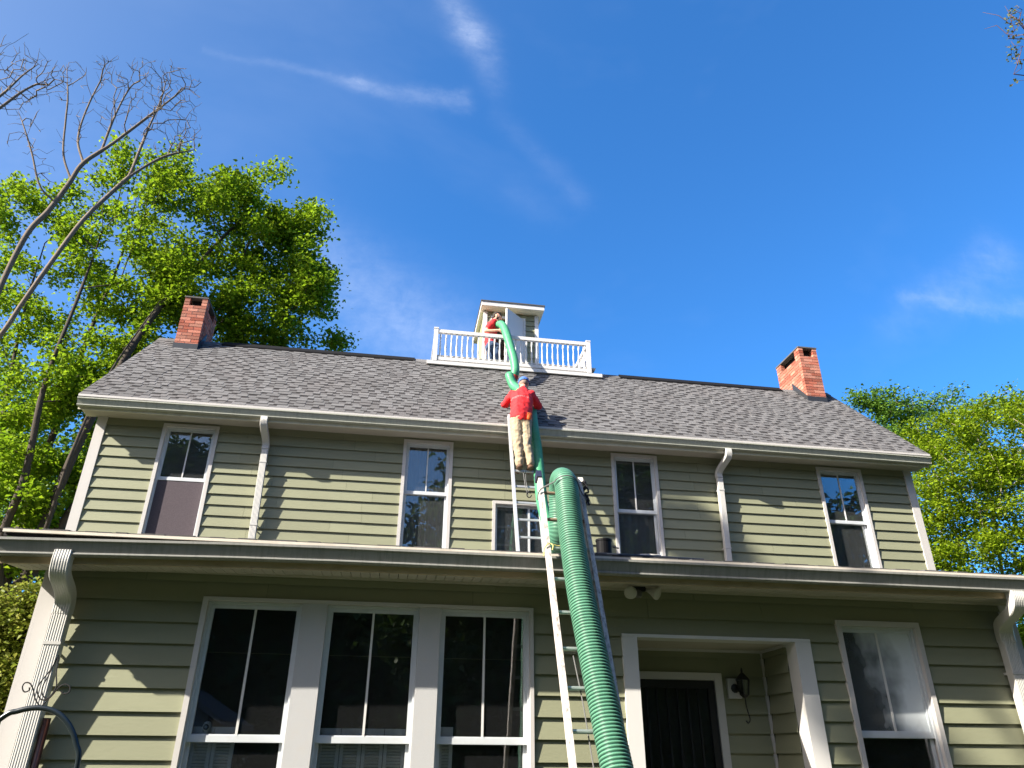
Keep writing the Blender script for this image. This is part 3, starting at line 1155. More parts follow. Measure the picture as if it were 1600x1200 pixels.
# ------------------------------------------------------------------ roof walk and cupola
DY0, DY1 = 1.93, 3.75
DX0, DX1 = -.50, 3.37
DZ = 9.30
walk = empty('roof_walk', (1.43, DY0, 9.2), house)
mb = MB()
mb.box(DX0, DX1, DY0 - .03, DY0 + .05, 9.165, 9.245)
mb.build('baseboard', WHITE_CLEAN, walk)
xx = DX0 + .12
for i in range(12):
    mb = MB()
    ya_ = DY0 + .051 + i * .151
    mb.box(DX0 + .12, DX1 - .12, ya_, ya_ + .147, 9.40, 9.43)
    mb.build('deck_board', mat('deck_board_paint', (0.45, 0.44, 0.42), 0.7, vary=.04), walk)
PXL, PXR = -.335, 3.085
posts = [(PXL, DY0), (PXR, DY0), (PXL, DY1), (PXR, DY1), (.30, DY1), (2.45, DY1)]
for (x, y) in posts[:2]:
    mb = MB()
    mb.box(x - .045, x + .045, y - .045 + .01, y + .045 + .01, 9.246, 10.045)
    mb.box(x - .052, x + .052, y - .052 + .01, y + .052 + .01, 10.0455, 10.075)
    mb.build('post', WHITE_CLEAN, walk)
for (x, y) in posts[2:]:
    mb = MB()
    mb.box(x - .045, x + .045, y - .045, y + .045, roof_z(y) - .05, 10.075)
    mb.build('post', WHITE_CLEAN, walk)


def rail(p, q, z0, z1, w, dep=.05):
    mb = MB()
    c = (p[0] + q[0]) / 2, (p[1] + q[1]) / 2, (z0 + z1) / 2
    ax = np.array([(q[0] - p[0]) / 2, (q[1] - p[1]) / 2, 0])
    L = np.linalg.norm(ax)
    ay = np.array([-ax[1], ax[0], 0]) / L * w / 2
    mb.obox(c, ax, ay, (0, 0, (z1 - z0) / 2))
    mb.build('rail', WHITE_CLEAN, walk)


BAL = MB()
BAL.box(-.017, .017, -.017, .017, 0, .10)
BAL.lathe((0, 0, .10), [(.016, 0), (.020, .015), (.012, .03), (.016, .06), (.021, .13), (.018, .20), (.011, .30), (.013, .36), (.020, .375), (.013, .39)], 8)
BAL.box(-.017, .017, -.017, .017, .49, .61)
BALM = BAL.mesh('baluster', WHITE_CLEAN)


def balusters(p, q, n, zb):
    for i in range(n):
        t = (i + .5) / n
        o = link('baluster', BALM)
        o.location = (p[0] + (q[0] - p[0]) * t, p[1] + (q[1] - p[1]) * t, zb)
        o.parent = walk
        o.matrix_parent_inverse = parent_world(walk).inverted()


yr = DY0 + .01
for (p, q, n) in (((PXL + .046, yr), (PXR - .046, yr), 28), ((PXL, DY0 + .06), (PXL, DY1 - .046), 14), ((PXR, DY0 + .06), (PXR, DY1 - .046), 14),
                  ((PXL + .046, DY1), (.254, DY1), 5), ((2.496, DY1), (PXR - .046, DY1), 5)):
    front = n == 28
    z0 = 9.275
    rail(p, q, z0, z0 + .075, .06)
    rail(p, q, 9.955, 10.035, .07)
    balusters(p, q, n, z0 + .0755)
# cupola
CX0, CX1, CY0, CY1, CZ0, CZ1 = .800, 2.085, 2.72, 4.05, 9.35, 11.115
cup = empty('cupola', (1.44, CY0, CZ0), house)
door_c = (1.03, 1.735, 9.43, 10.965)
mb = MB()
mb.box(CX0, door_c[0], CY0, CY0 + .06, CZ0 - .35, CZ1)
mb.box(door_c[1], CX1, CY0, CY0 + .06, CZ0 - .35, CZ1)
mb.box(door_c[0], door_c[1], CY0, CY0 + .06, door_c[3], CZ1)
mb.box(CX0, CX0 + .06, CY0 + .0605, CY1, CZ0 - 1.2, CZ1)
mb.box(CX1 - .06, CX1, CY0 + .0605, CY1, CZ0 - 1.2, CZ1)
mb.box(CX0 + .0605, CX1 - .0605, CY1 - .06, CY1, CZ0 - 1.4, CZ1)
mb.build('cupola_wall', MATS['side_siding_paint'], cup)
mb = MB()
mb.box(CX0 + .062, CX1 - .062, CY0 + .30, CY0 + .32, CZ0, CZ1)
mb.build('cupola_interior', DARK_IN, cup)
siding(cup, CY0, [CZ0 + .02 + .145 * k for k in range(12)], CX0 + .075, CX1 - .075, [(door_c[0] - .075, door_c[1] + .065, CZ0 - .1, door_c[3] + .06)], CZ1 - .004, seams=False)
mb = MB()
mb.box(CX0 - .018, CX0 + .072, CY0 - .044, CY0 - .002, CZ0, CZ1 - .002)
mb.box(CX0 - .018, CX0 - .001, CY0 - .0015, CY0 + .07, CZ0, CZ1 - .002)
mb.build('corner_board', WHITE_CLEAN, cup)
mb = MB()
mb.box(CX1 - .072, CX1 + .018, CY0 - .044, CY0 - .002, CZ0, CZ1 - .002)
mb.box(CX1 + .001, CX1 + .018, CY0 - .0015, CY0 + .07, CZ0, CZ1 - .002)
mb.build('corner_board', WHITE_CLEAN, cup)
mb = MB()
casing_frame(mb, door_c[0] - .07, door_c[1] + .06, door_c[2], door_c[3] + .055, CY0, .058, proud=.03, depth=.055, head=.05)
mb.build('door_frame', WHITE_CLEAN, cup)
# open door leaf, hinged on the right, swung out towards the railing
hx, hy = door_c[1] - .02, CY0 - .04
fx, fy = 1.262, 2.235
dvec = np.array([fx - hx, fy - hy, 0])
L = np.linalg.norm(dvec)
dvec /= L
nv = np.array([-dvec[1], dvec[0], 0])
cz = (door_c[2] + door_c[3]) / 2 + .02
mb = MB()
mb.obox(np.array([hx, hy, cz]) + dvec * L / 2, dvec * L / 2, nv * .020, (0, 0, (door_c[3] - door_c[2]) / 2 - .02))
mb.build('attic_door', WHITE_CLEAN, cup)
mb = MB()
mb.lathe(tuple(np.array([hx, hy, cz - .05]) + dvec * (L - .07) + nv * .02), [(.010, 0), (.010, .03), (.022, .035), (.02, .05)], 8, tuple(nv))
mb.lathe(tuple(np.array([hx, hy, cz - .05]) + dvec * (L - .07) - nv * .02), [(.010, 0), (.010, .03), (.022, .035), (.02, .05)], 8, tuple(-nv))
mb.build('door_knob', BLACK, cup)
# cupola roof: flat overhang, fascia, grooved soffit
OX0, OX1, OY0, OY1 = .705, 2.205, 2.455, 4.3
mb = MB()
mb.box(OX0, OX1, OY0, OY0 + .022, CZ1 + .028, CZ1 + .135)
mb.box(OX0, OX0 + .022, OY0 + .0225, OY1, CZ1 + .028, CZ1 + .135)
mb.box(OX1 - .022, OX1, OY0 + .0225, OY1, CZ1 + .028, CZ1 + .135)
mb.build('cupola_fascia', WHITE_CLEAN, cup)
n = 22
for i in range(n):
    mb = MB()
    p = OY0 + .023 + (OY1 - OY0 - .03) * i / n
    q = OY0 + .023 + (OY1 - OY0 - .03) * (i + 1) / n - .006
    mb.box(OX0 + .023, OX1 - .023, p, q, CZ1 + .034, CZ1 + .045)
    mb.build('soffit_board', mat('cupola_soffit_paint', (0.62, 0.55, 0.42), 0.6, vary=.03), cup)
mb = MB()
mb.box(OX0 - .018, OX1 + .018, OY0 - .020, OY1 + .02, CZ1 + .137, CZ1 + .160)
zt = CZ1 + .161
mx_, my_ = (OX0 + OX1) / 2, (OY0 + OY1) / 2
k = len(mb.v)
mb.v += [(OX0 - .018, OY0 - .02, zt), (OX1 + .018, OY0 - .02, zt), (OX1 + .018, OY1 + .02, zt), (OX0 - .018, OY1 + .02, zt), (mx_, my_ - .15, zt + .22), (mx_, my_ + .15, zt + .22)]
for q in ((0, 1, 4), (1, 2, 5, 4), (2, 3, 5), (3, 0, 4, 5)):
    mb.f.append(tuple(k + i for i in q))
    mb.mi.append(0)
mb.build('cupola_roof', SHINGLE, cup)

# ================================================================== things on and around the house
# ------------------------------------------------------------------ flood light under the eave
fl = empty('flood_light', (1.463, -5.05, SOFF_L), label='twin flood light with two white lamps under the lower eave above the porch', cat='flood light')
mb = MB()
mb.lathe((1.463, -5.05, SOFF_L - .003), [(.055, 0), (.055, -.02), (.03, -.03), (.028, -.06), (.02, -.07)][::-1], 14)
mb.box(1.40, 1.53, -5.09, -5.02, SOFF_L - .075, SOFF_L - .03)
mb.build('mount', BLACK, fl)
mb = MB()
mb.lathe((1.463, -5.065, SOFF_L - .105), [(.010, -.03), (.032, -.02), (.038, .01), (.030, .038), (.012, .045)], 12)
mb.build('motion_sensor', mat('sensor_grey', (0.08, 0.08, 0.08), 0.4), fl)
LAMPW = mat('lamp_glass_white', (0.30, 0.29, 0.25), 0.3, spec=0.5)
for c, tip in (((1.39, -5.06, SOFF_L - .05), (1.345, -5.19, 3.015)), ((1.535, -5.06, SOFF_L - .05), (1.615, -5.15, 3.03))):
    a = np.array(tip) - np.array(c)
    a = a / np.linalg.norm(a)
    mb = MB()
    mb.tube([(1.463, -5.05, SOFF_L - .045), c, tuple(np.array(c) + a * .03)], .012, 8)
    mb.build('lamp_arm', BLACK, fl)
    mb = MB()
    mb.lathe(c, [(.018, .02), (.024, .05), (.030, .07), (.052, .115), (.060, .135), (.060, .145), (.050, .151), (.02, .154)], 18, tuple(a))
    mb.build('flood_lamp', LAMPW, fl, smooth=True)

# wall lantern in the porch
lan = empty('wall_lantern', (2.705, PY, 2.28), label='black carriage wall lantern on a white square plate beside the front door', cat='lantern')
mb = MB()
mb.box(2.625, 2.765, PY - .054, PY - .020, 2.195, 2.385)
mb.build('mounting_plate', WHITE, lan)
mb = MB()
lx, ly = 2.745, PY - .16
mb.lathe((2.70, PY - .0545, 2.29), [(.045, 0), (.04, .015), (.012, .025)], 10, (0, -1, 0))
mb.tube(smooth_path([(2.70, PY - .05, 2.29), (2.72, PY - .10, 2.26), (lx, ly, 2.215)], 6), .010, 6)
mb.tube(smooth_path([(lx, ly, 2.20), (lx + .005, ly, 2.10), (lx + .03, ly + .01, 2.0), (lx + .01, ly + .02, 1.965), (lx - .01, ly + .02, 1.985)], 6), .007, 6)
mb.lathe((lx, ly, 2.215), [(.018, -.02), (.045, 0), (.048, .008)], 6)
for k in range(6):
    a = k * math.pi / 3
    mb.beam((lx + .045 * math.cos(a), ly + .045 * math.sin(a), 2.22), (lx + .068 * math.cos(a), ly + .068 * math.sin(a), 2.36), .008, .008, (math.sin(a), -math.cos(a), 0))
mb.lathe((lx, ly, 2.36), [(.082, 0), (.060, .025), (.030, .055), (.010, .075), (.013, .09), (.004, .12)], 6)
mb.build('lantern_frame', BLACK, lan)
mb = MB()
mb.lathe((lx, ly, 2.222), [(.040, 0), (.062, .137)], 6)
mb.build('lantern_glass', glass_mat('lantern_glass', tint=(.4, .42, .45), refl=1.2, base=.03), lan)

# ------------------------------------------------------------------ inside the windows
def curtain(x0, x1, y, z0, z1, color_name, color, folds, amp, label, group=None, transl=.3):
    mb = MB()
    n = folds * 8
    k = 3
    zs = [z0, (z0 + z1) / 2, z1]
    for z in zs:
        for i in range(n + 1):
            t = i / n
            ph = 2 * math.pi * folds * t + .5 * math.sin(5 * t)
            mb.v.append((x0 + (x1 - x0) * t + .006 * math.sin(ph * 2), y + amp * math.sin(ph) * (1 - .25 * (z - z0) / (z1 - z0)), z))
    for j in range(2):
        for i in range(n):
            a = j * (n + 1) + i
            mb.f.append((a, a + 1, a + n + 2, a + n + 1))
            mb.mi.append(0)
    o = mb.build('curtain', mat(color_name, color, 0.9, vary=.05, vscale=12, stretch=(6, 1, 1), transl=transl), None, smooth=True)
    tag(o, label, 'curtain', group)
    return o


curtain(UW['W2'][0] + .06, -.44, .19, 4.45, 6.5, 'grey_drape', (0.10, 0.085, 0.09), 4, .022, 'left half of the grey mauve curtain pair behind the second window')
curtain(-.40, UW['W2'][1] - .05, .19, 4.45, 6.5, 'grey_drape', (0.10, 0.085, 0.09), 4, .022, 'right half of the grey mauve curtain pair behind the second window')
curtain(UW['W3'][0] + .07, UW['W3'][1] - .07, .19, 4.45, 5.55, 'grey_cafe_curtain', (0.15, 0.14, 0.15), 5, .028, 'grey half curtain behind the lower sash of the third upper window')
curtain(UW['W4'][0] + .10, UW['W4'][1] - .10, .19, 4.45, 5.55, 'green_grey_curtain', (0.09, 0.10, 0.085), 5, .028, 'dark green grey half curtain in the rightmost upper window')
curtain(SMALL[0] + .07, SMALL[1] - .05, .17, 4.45, 5.5, 'pale_blue_curtain', (0.19, 0.20, 0.20), 8, .025, 'pale grey pleated curtain behind the small slider window by the ladder')

LOUV = mat('louvre_white', (0.62, 0.62, 0.58), 0.5)
def shutter(x0, x1, y, z0, z1, label):
    t = empty('louvred_shutter', ((x0 + x1) / 2, y, z0), label=label, cat='shutter', group='white louvred shutters inside the triple window')
    mb = MB()
    mb.box(x0, x0 + .03, y, y + .022, z0, z1)
    mb.box(x1 - .03, x1, y, y + .022, z0, z1)
    mb.box(x0 + .0301, x1 - .0301, y + .001, y + .021, z1 - .075, z1)
    mb.box(x0 + .0301, x1 - .0301, y + .001, y + .021, z0, z0 + .08)
    mb.build('shutter_frame', LOUV, t)
    z = z0 + .095
    me = None
    while z < z1 - .085:
        if me is None:
            m2 = MB()
            m2.obox((0, 0, 0), ((x1 - x0) / 2 - .031, 0, 0), (0, .009, -.009), (0, .0018, .0018))
            me = m2.mesh('slat', LOUV)
        o = link('slat', me)
        o.location = ((x0 + x1) / 2, y + .011, z)
        o.parent = t
        o.matrix_parent_inverse = parent_world(t).inverted()
        z += .024
    return t


ys = YL + .125
shutter(-2.415, -2.245, ys, .78, 1.86, 'left white shutter panel inside the leftmost lower window')
shutter(-2.240, -2.065, ys, .78, 1.86, 'second white shutter panel inside the leftmost lower window')
for i in range(4):
    shutter(-1.375 + i * .185, -1.375 + i * .185 + .180, ys, .78, 1.86,
            ['first', 'second', 'third', 'fourth'][i] + ' white shutter panel from the left inside the middle lower window')
shutter(-.345, -.225, ys, .78, 1.88, 'narrow white shutter panel at the left of the right lower window')

# indoor camera on the sash rail
wc = empty('webcam', (-2.30, YL + .10, 1.785), label='small round white security camera standing inside the leftmost lower window', cat='camera')
WPL = mat('white_plastic', (0.70, 0.72, 0.74), 0.3, spec=.5)
mb = MB()
mb.lathe((-2.300, YL + .086, 1.784), [(.034, 0), (.034, .012), (.022, .022), (.018, .035)], 16)
mb.build('camera_base', WPL, wc, smooth=False)
mb = MB()
mb.lathe((-2.300, YL + .086, 1.812), [(.004, 0), (.026, .006), (.036, .03), (.036, .055), (.027, .078), (.010, .088)], 16)
mb.build('camera_head', WPL, wc, smooth=True)
mb = MB()
mb.lathe((-2.300, YL + .054, 1.855), [(.023, 0), (.023, .006), (.006, .008)], 14, (.0, -1, -.05))
mb.build('lens_ring', BLACKPL, wc)
mb = MB()
mb.lathe((-2.300, YL + .047, 1.855), [(.012, 0), (.010, .003)], 12, (0, -1, -.05))
mb.build('lens', mat('lens_glass', (0.25, 0.32, 0.40), 0.1, spec=.8), wc)
mb = MB()
mb.box(-2.43, -1.72, YL + .098, YL + .17, 1.770, 1.7835)
wl = mb.build('window_ledge', WHITE, house)

# ------------------------------------------------------------------ ladders
LEAN = 0.42
LN = np.array([0, -1.0, LEAN]) / math.hypot(1, LEAN)       # outward normal of the big ladder
LU = np.array([0, LEAN, 1.0]) / math.hypot(1, LEAN)        # up along it


def lad(x, z, off=0.0):
    return np.array([x, -5.595 + LEAN * (z - 3.27), z]) + LN * off


OLDLAD = mat('ladder_rail_white', (0.42, 0.39, 0.37), 0.6, vary=.12, vscale=18, stretch=(1, 1, 0.35), bump=.35, bscale=60,
             dirt=(0.11, 0.085, 0.07), dirt_amt=1.0, dirt_scale=38)
RUNGM = mat('ladder_rung_metal', (0.30, 0.34, 0.33), 0.35, metal=0.6, vary=.06)
RUNGW = mat('ladder_rung_brown', (0.16, 0.11, 0.075), 0.7, vary=.08, stretch=(.3, 1, 1))
ld1 = empty('extension_ladder', tuple(lad(.67, 0)), label='old white paint spattered ladder carrying the thick green hose up to the lower eave', cat='ladder')
zt = 4.07
for sx, x in ((-1, .468), (1, .878)):
    a, b = lad(x, .02), lad(x + .012 * sx * 0, zt - (.06 if sx > 0 else 0))
    mb = MB()
    mb.beam(a, b, .018, .080, (1, 0, 0))
    mb.beam(a + np.array([-sx * .010, 0, 0]) + LN * .034, b + np.array([-sx * .010, 0, 0]) + LN * .034, .036, .013, (1, 0, 0))
    mb.beam(a + np.array([-sx * .010, 0, 0]) - LN * .034, b + np.array([-sx * .010, 0, 0]) - LN * .034, .036, .013, (1, 0, 0))
    mb.build('rail', OLDLAD, ld1)
    mb = MB()
    mb.obox(a - LU * .03, (.022, 0, 0), LN * .06, LU * .03)
    mb.build('rubber_foot', BLACKPL, ld1)
mb = MB()
mb.obox(lad(.468, zt + .012), (.026, 0, 0), LN * .052, LU * .040)
mb.build('end_cap', mat('blue_black_rubber', (0.018, 0.022, 0.045), 0.45, spec=.4), ld1)
mb = MB()
mb.obox(lad(.878, zt - .03), (.024, 0, 0), LN * .046, LU * .030)
mb.build('end_cap', mat('old_white_rubber', (0.5, 0.47, 0.42), 0.7, vary=.1, vscale=30), ld1)
z = 3.895
k = 0
while z > .2:
    mb = MB()
    p = lad(.673, z)
    mb.tube([p - np.array([.190, 0, 0]), p + np.array([.190, 0, 0])], .0165, 10)
    mb.build('rung', RUNGW if k < 2 else RUNGM, ld1)
    z -= .2985
    k += 1
# ropes lashing the hose to the ladder
ROPE = mat('grey_cord', (0.10, 0.10, 0.10), 0.9)
ROPEY = mat('yellow_cord', (0.42, 0.36, 0.13), 0.9)
HR = .114


def lash(z, m, label, r=.006, tail=True):
    c = lad(.685, z, .130)
    pts = [lad(.43, z - .08, .02), lad(.440, z - .02, .05), lad(.48, z + .02, .075)]
    for a in np.linspace(2.75, .35, 12):
        pts.append(c + np.array([math.cos(a) * (HR + .010), 0, 0]) + LN * math.sin(a) * (HR + .010) + LU * (.03 * math.sin(a)))
    pts += [lad(.86, z + .0, .06), lad(.89, z - .05, .055), lad(.905, z - .13, .045)]
    mb = MB()
    mb.tube(smooth_path(pts, 4), r, 6)
    o = mb.build('lashing_cord', m)
    tag(o, label, 'cord')


lash(3.87, ROPE, 'grey cord lashing the thick green hose near the ladder top')
mb = MB()
mb.tube(smooth_path([lad(.43, 3.20, .02), lad(.44, 3.26, .045), lad(.475, 3.30, .055), lad(.52, 3.315, .03), lad(.57, 3.31, .02), lad(.62, 3.315, .025)], 6), .005, 6)
mb.tube(smooth_path([lad(.50, 3.31, .05), lad(.515, 3.28, .06), lad(.505, 3.24, .055)], 5), .005, 6)
tag(mb.build('lashing_cord', ROPEY), 'yellowish cord tied round the left rail of the old ladder at the gutter', 'cord')
mb = MB()
pts = [lad(.90 + .018 * math.sin(3.1 * t), 4.02 - .08 * t, .035 + .02 * math.cos(2.3 * t)) for t in np.linspace(0, 3.2, 30)]
mb.tube(pts, [.012 + .006 * math.sin(5 * t) for t in np.linspace(0, 6, 30)], 7)
mb.tube(smooth_path([lad(.88, 4.0, .06), lad(.92, 3.97, .05), lad(.935, 3.90, .04), lad(.90, 3.87, .05), lad(.92, 3.75, .04)], 6), .009, 6)
tag(mb.build('black_strap', mat('black_webbing', (0.012, 0.011, 0.013), 0.8), None), 'knotted black strap wrapped round the right rail top of the old ladder', 'strap')
mb = MB()
pts = smooth_path([lad(.59, 2.36, -.02), lad(.62, 2.0, -.03), lad(.64, 1.6, -.05), lad(.66, 1.0, -.02), lad(.68, .25, .0), (0.9, -6.7, .015), (1.3, -6.9, .012)], 8)
mb.tube(pts, .005, 6)
tag(mb.build('dangling_rope', ROPE), 'thin dark rope hanging down behind the rungs of the old ladder', 'rope')

# upper aluminium ladder
ALU = mat('ladder_aluminium', (0.42, 0.43, 0.45), 0.38, metal=0.45, vary=.05, vscale=14, stretch=(1, 1, .2), dirt=(.4, .38, .36), dirt_amt=.4, dirt_scale=12)
UL = 0.37


def ulad(x, z, off=0.0):
    nn = np.array([0, -1.0, UL]) / math.hypot(1, UL)
    return np.array([x, -.985 + UL * (z - 5.75), z]) + nn * off


ld2 = empty('aluminium_ladder', tuple(ulad(1.08, 4.2)), label='silver aluminium ladder standing on the lower roof under the man in khaki trousers', cat='ladder')
ztop2 = 6.92
zb2 = 4.165
for sx, x in ((-1, .893), (1, 1.287)):
    mb = MB()
    a, b = ulad(x, zb2), ulad(x, ztop2)
    mb.beam(a, b, .024, .072, (1, 0, 0))
    mb.beam(a + np.array([-sx * .011, -.032, .01]), b + np.array([-sx * .011, -.032, .01]), .040, .012, (1, 0, 0))
    mb.build('rail', ALU, ld2)
z = 5.75
for dz in (.90, .60, .30, 0, -.30, -.60, -.90, -1.2, -1.5):
    zz = 5.75 + dz
    if zz < zb2 + .05: continue
    mb = MB()
    p = ulad(1.09, zz)
    mb.box(.905, 1.275, p[1] - .020, p[1] + .020, zz - .014, zz + .014)
    mb.build('rung', ALU, ld2)
mb = MB()
p0 = ulad(1.09, 5.74, .03)
mb.tube(smooth_path([p0 + np.array([-.02, 0, 0]), ulad(1.075, 5.50, .05), ulad(1.085, 5.36, .06), ulad(1.12, 5.26, .05)], 8), .006, 6)
mb.tube(smooth_path([p0 + np.array([.02, 0, 0]), ulad(1.10, 5.5, .045), ulad(1.13, 5.33, .05), ulad(1.145, 5.28, .05)], 8), .005, 6)
hk = mb.build('hanging_rope', ROPE)
tag(hk, 'dark rope with a hook dangling from the rung under the climber', 'rope')
mb = MB()
mb.tube([ulad(1.13, 5.27, .05) + np.array([.035 * math.cos(t), 0, .045 * math.sin(t)]) for t in np.linspace(.5, 6.2, 18)], .009, 6)
mb.build('rope_hook', BLACK, hk)

# ------------------------------------------------------------------ hoses
def hose(name, ctrl, r, pitch, depth, mats, seg=28, taper=None, smooth_from=None, ds=None, n_cr=14, ends=None):
    P = smooth_path(ctrl, n_cr)
    P, s = resample(P, ds or pitch / 5.0)
    n = len(P)
    T = np.gradient(P, axis=0)
    T /= np.linalg.norm(T, axis=1)[:, None]
    u = np.array([1.0, 0, 0])
    V, Fc, MI = [], [], []
    L = s[-1]
    ang = 2 * np.pi * np.arange(seg) / seg
    for i in range(n):
        u = u - T[i] * (u @ T[i])
        u /= np.linalg.norm(u)
        w = np.cross(T[i], u)
        ph = 2 * np.pi * s[i] / pitch + ang
        wave = np.clip(np.cos(ph) * 1.3 + .25, -1, 1)
        d = depth * (ends(s[i] / L) if ends else 1.0)
        rad_ = (r if taper is None else r * taper(s[i] / L)) + d * wave
        V.append(P[i] + (rad_ * np.cos(ang))[:, None] * u + (rad_ * np.sin(ang))[:, None] * w)
    V = np.concatenate(V)
    i = np.arange(n - 1)[:, None] * seg
    j = np.arange(seg)[None, :]
    j2 = (j + 1) % seg
    F = np.stack([i + j, i + j2, i + seg + j2, i + seg + j], -1).reshape(-1, 4)
    me = bpy.data.meshes.new(name)
    me.from_pydata(V.tolist(), [], F.tolist())
    me.materials.append(mats)
    me.polygons.foreach_set('use_smooth', [True] * len(F))
    me.update()
    return link(name, me), P, s


def hose_mat(name, groove, crest, pitch_hint=None):
    """green ribbed plastic: darker in the grooves, lighter on the crests, mixed by curvature of the ribs"""
    M = bpy.data.materials.new(name)
    M.use_nodes = True
    N = NT(M.node_tree)
    p = N.n['Principled BSDF']
    geo = N.node('ShaderNodeNewGeometry')
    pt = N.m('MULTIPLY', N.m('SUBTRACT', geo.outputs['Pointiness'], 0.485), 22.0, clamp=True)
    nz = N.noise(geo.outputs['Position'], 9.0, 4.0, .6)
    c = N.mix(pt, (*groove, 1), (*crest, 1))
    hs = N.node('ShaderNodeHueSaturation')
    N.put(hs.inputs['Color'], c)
    N.put(hs.inputs['Value'], N.m('ADD', N.m('MULTIPLY', N.m('SUBTRACT', nz, .5), .5), 1.0))
    N.put(p.inputs['Base Color'], hs.outputs[0])
    p.inputs['Roughness'].default_value = .42
    p.inputs['Specular IOR Level'].default_value = .35
    return M


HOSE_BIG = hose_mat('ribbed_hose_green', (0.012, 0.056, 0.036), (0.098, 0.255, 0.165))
HOSE_SM = mat('smooth_hose_green', (0.055, 0.245, 0.125), 0.42, vary=.06, vscale=5, spec=.4, bump=.1, bscale=50, dirt=(0.12, 0.29, 0.18), dirt_amt=.6, dirt_scale=14, transl=.15)

hc = [(1.9, -9.4, .12), (1.30, -8.2, .13), (.98, -7.50, .20)] + [tuple(lad(x, z, .130)) for x, z in ((.84, .55), (.785, 1.1), (.748, 1.576), (.731, 1.88), (.708, 2.26), (.680, 2.828), (.676, 3.306), (.684, 3.60), (.694, 3.80))]
top = lad(.700, 3.95, .105)
hc += [tuple(top), (.706, -5.245, 4.085), (.712, -5.12, 4.085), (.722, -5.02, 3.98), (.728, -4.985, 3.80), (.735, -4.94, 3.60), (.78, -4.72, 3.54), (.95, -4.05, 3.71), (1.10, -3.40, 3.85), (1.22, -2.85, 3.97)]
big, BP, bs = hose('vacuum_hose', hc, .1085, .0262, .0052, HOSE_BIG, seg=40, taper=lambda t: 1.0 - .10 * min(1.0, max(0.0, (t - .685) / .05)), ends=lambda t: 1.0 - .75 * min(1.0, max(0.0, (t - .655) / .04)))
tag(big, 'thick ribbed green vacuum hose lying up the old ladder and bending over its top', 'hose')
# cuff on the bend
def nearest(P, q):
    return int(np.argmin(np.linalg.norm(P - np.array(q), axis=1)))


# small hose: from the lower roof up beside the climber, over the shingles, up to the man on the roof walk
def on_roof(u, v, h):
    p = on_plane(u, v, (0, RIDGE_Y, RIDGE_Z), (0, -SLOPE, 1))
    c = 1 / math.hypot(1, SLOPE)
    return p + np.array([0, -c * SLOPE, c]) * h


sc = [(1.22, -2.86, 3.97), (1.30, -2.2, 4.14), (1.375, -1.62, 4.55)]
sc += [tuple(at(u, v, Y)) for u, v, Y in ((848, 790, -1.30), (844, 757, -1.10), (841, 725, -.92), (838, 695, -.80), (833, 665, -.70))]
sc += [tuple(on_roof(826, 640, .16)), tuple(on_roof(812, 621, .13)), tuple(on_roof(801, 611, .12))]
sc += [tuple(on_roof(794, 605, .24)), tuple(at(800, 595, 1.20)), tuple(at(805, 580, 1.18)), tuple(at(803, 562, 1.28)), tuple(at(798, 544, 1.42)), tuple(at(793, 527, 1.60)), tuple(at(788, 513, 1.82)),
       tuple(at(783, 507, 2.02)), tuple(at(777, 509, 2.22))]
small, SP, ss = hose('vacuum_hose', sc, 0.088, .034, .0028, HOSE_SM, seg=24, ds=.010)
tag(small, 'thinner smooth green hose rising past the climber to the man on the roof walk', 'hose')
i0 = nearest(SP, at(803, 590, 1.19))
mb = MB()
seg_ = SP[i0 - 4:i0 + 6]
mb.tube(seg_, .0925, 20, cap=False)
mb.build('red_tape', mat('red_tape', (0.42, 0.035, 0.025), 0.4), small)
for q in (SP[0],):
    i1 = 12
    mb = MB()
    mb.tube(SP[:14], np.linspace(.125, .093, 14), 20)
    mb.build('reducer_collar', mat('grey_collar', (0.10, 0.10, 0.10), .4), small)
# ------------------------------------------------------------------ clutter on the lower roof
can = empty('black_canister', (1.32, -4.55, low_roof_z(-4.55)), label='black ribbed pipe section standing on the lower roof right of the ladder', cat='pipe')
mb = MB()
cz0 = low_roof_z(-4.55) - .01
mb.lathe((1.30, -4.55, cz0), [(.080, 0), (.080, .03), (.083, .035), (.083, .045), (.080, .05), (.080, .19), (.085, .195), (.085, .215), (.072, .216), (.072, .12), (.01, .119)], 20)
mb.build('pipe_body', mat('black_pipe_plastic', (0.003, 0.003, 0.004), 0.6, spec=.15), can, smooth=False)
mb = MB()
mb.beam((1.38, -4.60, cz0 + .13), (1.44, -4.62, cz0 + .115), .012, .012)
mb.build('pipe_clip', BLACK, can)
coil = MB()
for kk in range(3):
    c = (1.72 + .01 * kk, -4.72, low_roof_z(-4.72) + .03 + .014 * kk)
    coil.tube([(c[0] + (.12 - .01 * kk) * math.cos(t), c[1] + .10 * math.sin(t), c[2] + .10 * math.sin(t) * PITCH_L) for t in np.linspace(0, 6.28, 40)], .011, 6)
tag(coil.build('hose_coil', mat('pale_grey_tube', (0.30, 0.29, 0.27), .5, vary=.2, vscale=20)), 'small coil of grey and dark tubing lying on the lower roof edge', 'tubing')
mb = MB()
pts = smooth_path([(1.02, -5.02, low_roof_z(-5.02) + .03), (1.25, -5.10, low_roof_z(-5.10) + .028), (1.6, -5.12, low_roof_z(-5.12) + .025), (1.95, -5.11, low_roof_z(-5.11) + .02), (2.15, -5.08, low_roof_z(-5.08) + .018)], 8)
mb.tube(pts, .020, 8)
tag(mb.build('black_cable', BLACKPL), 'black cable lying along the lower roof edge behind the gutter', 'cable')

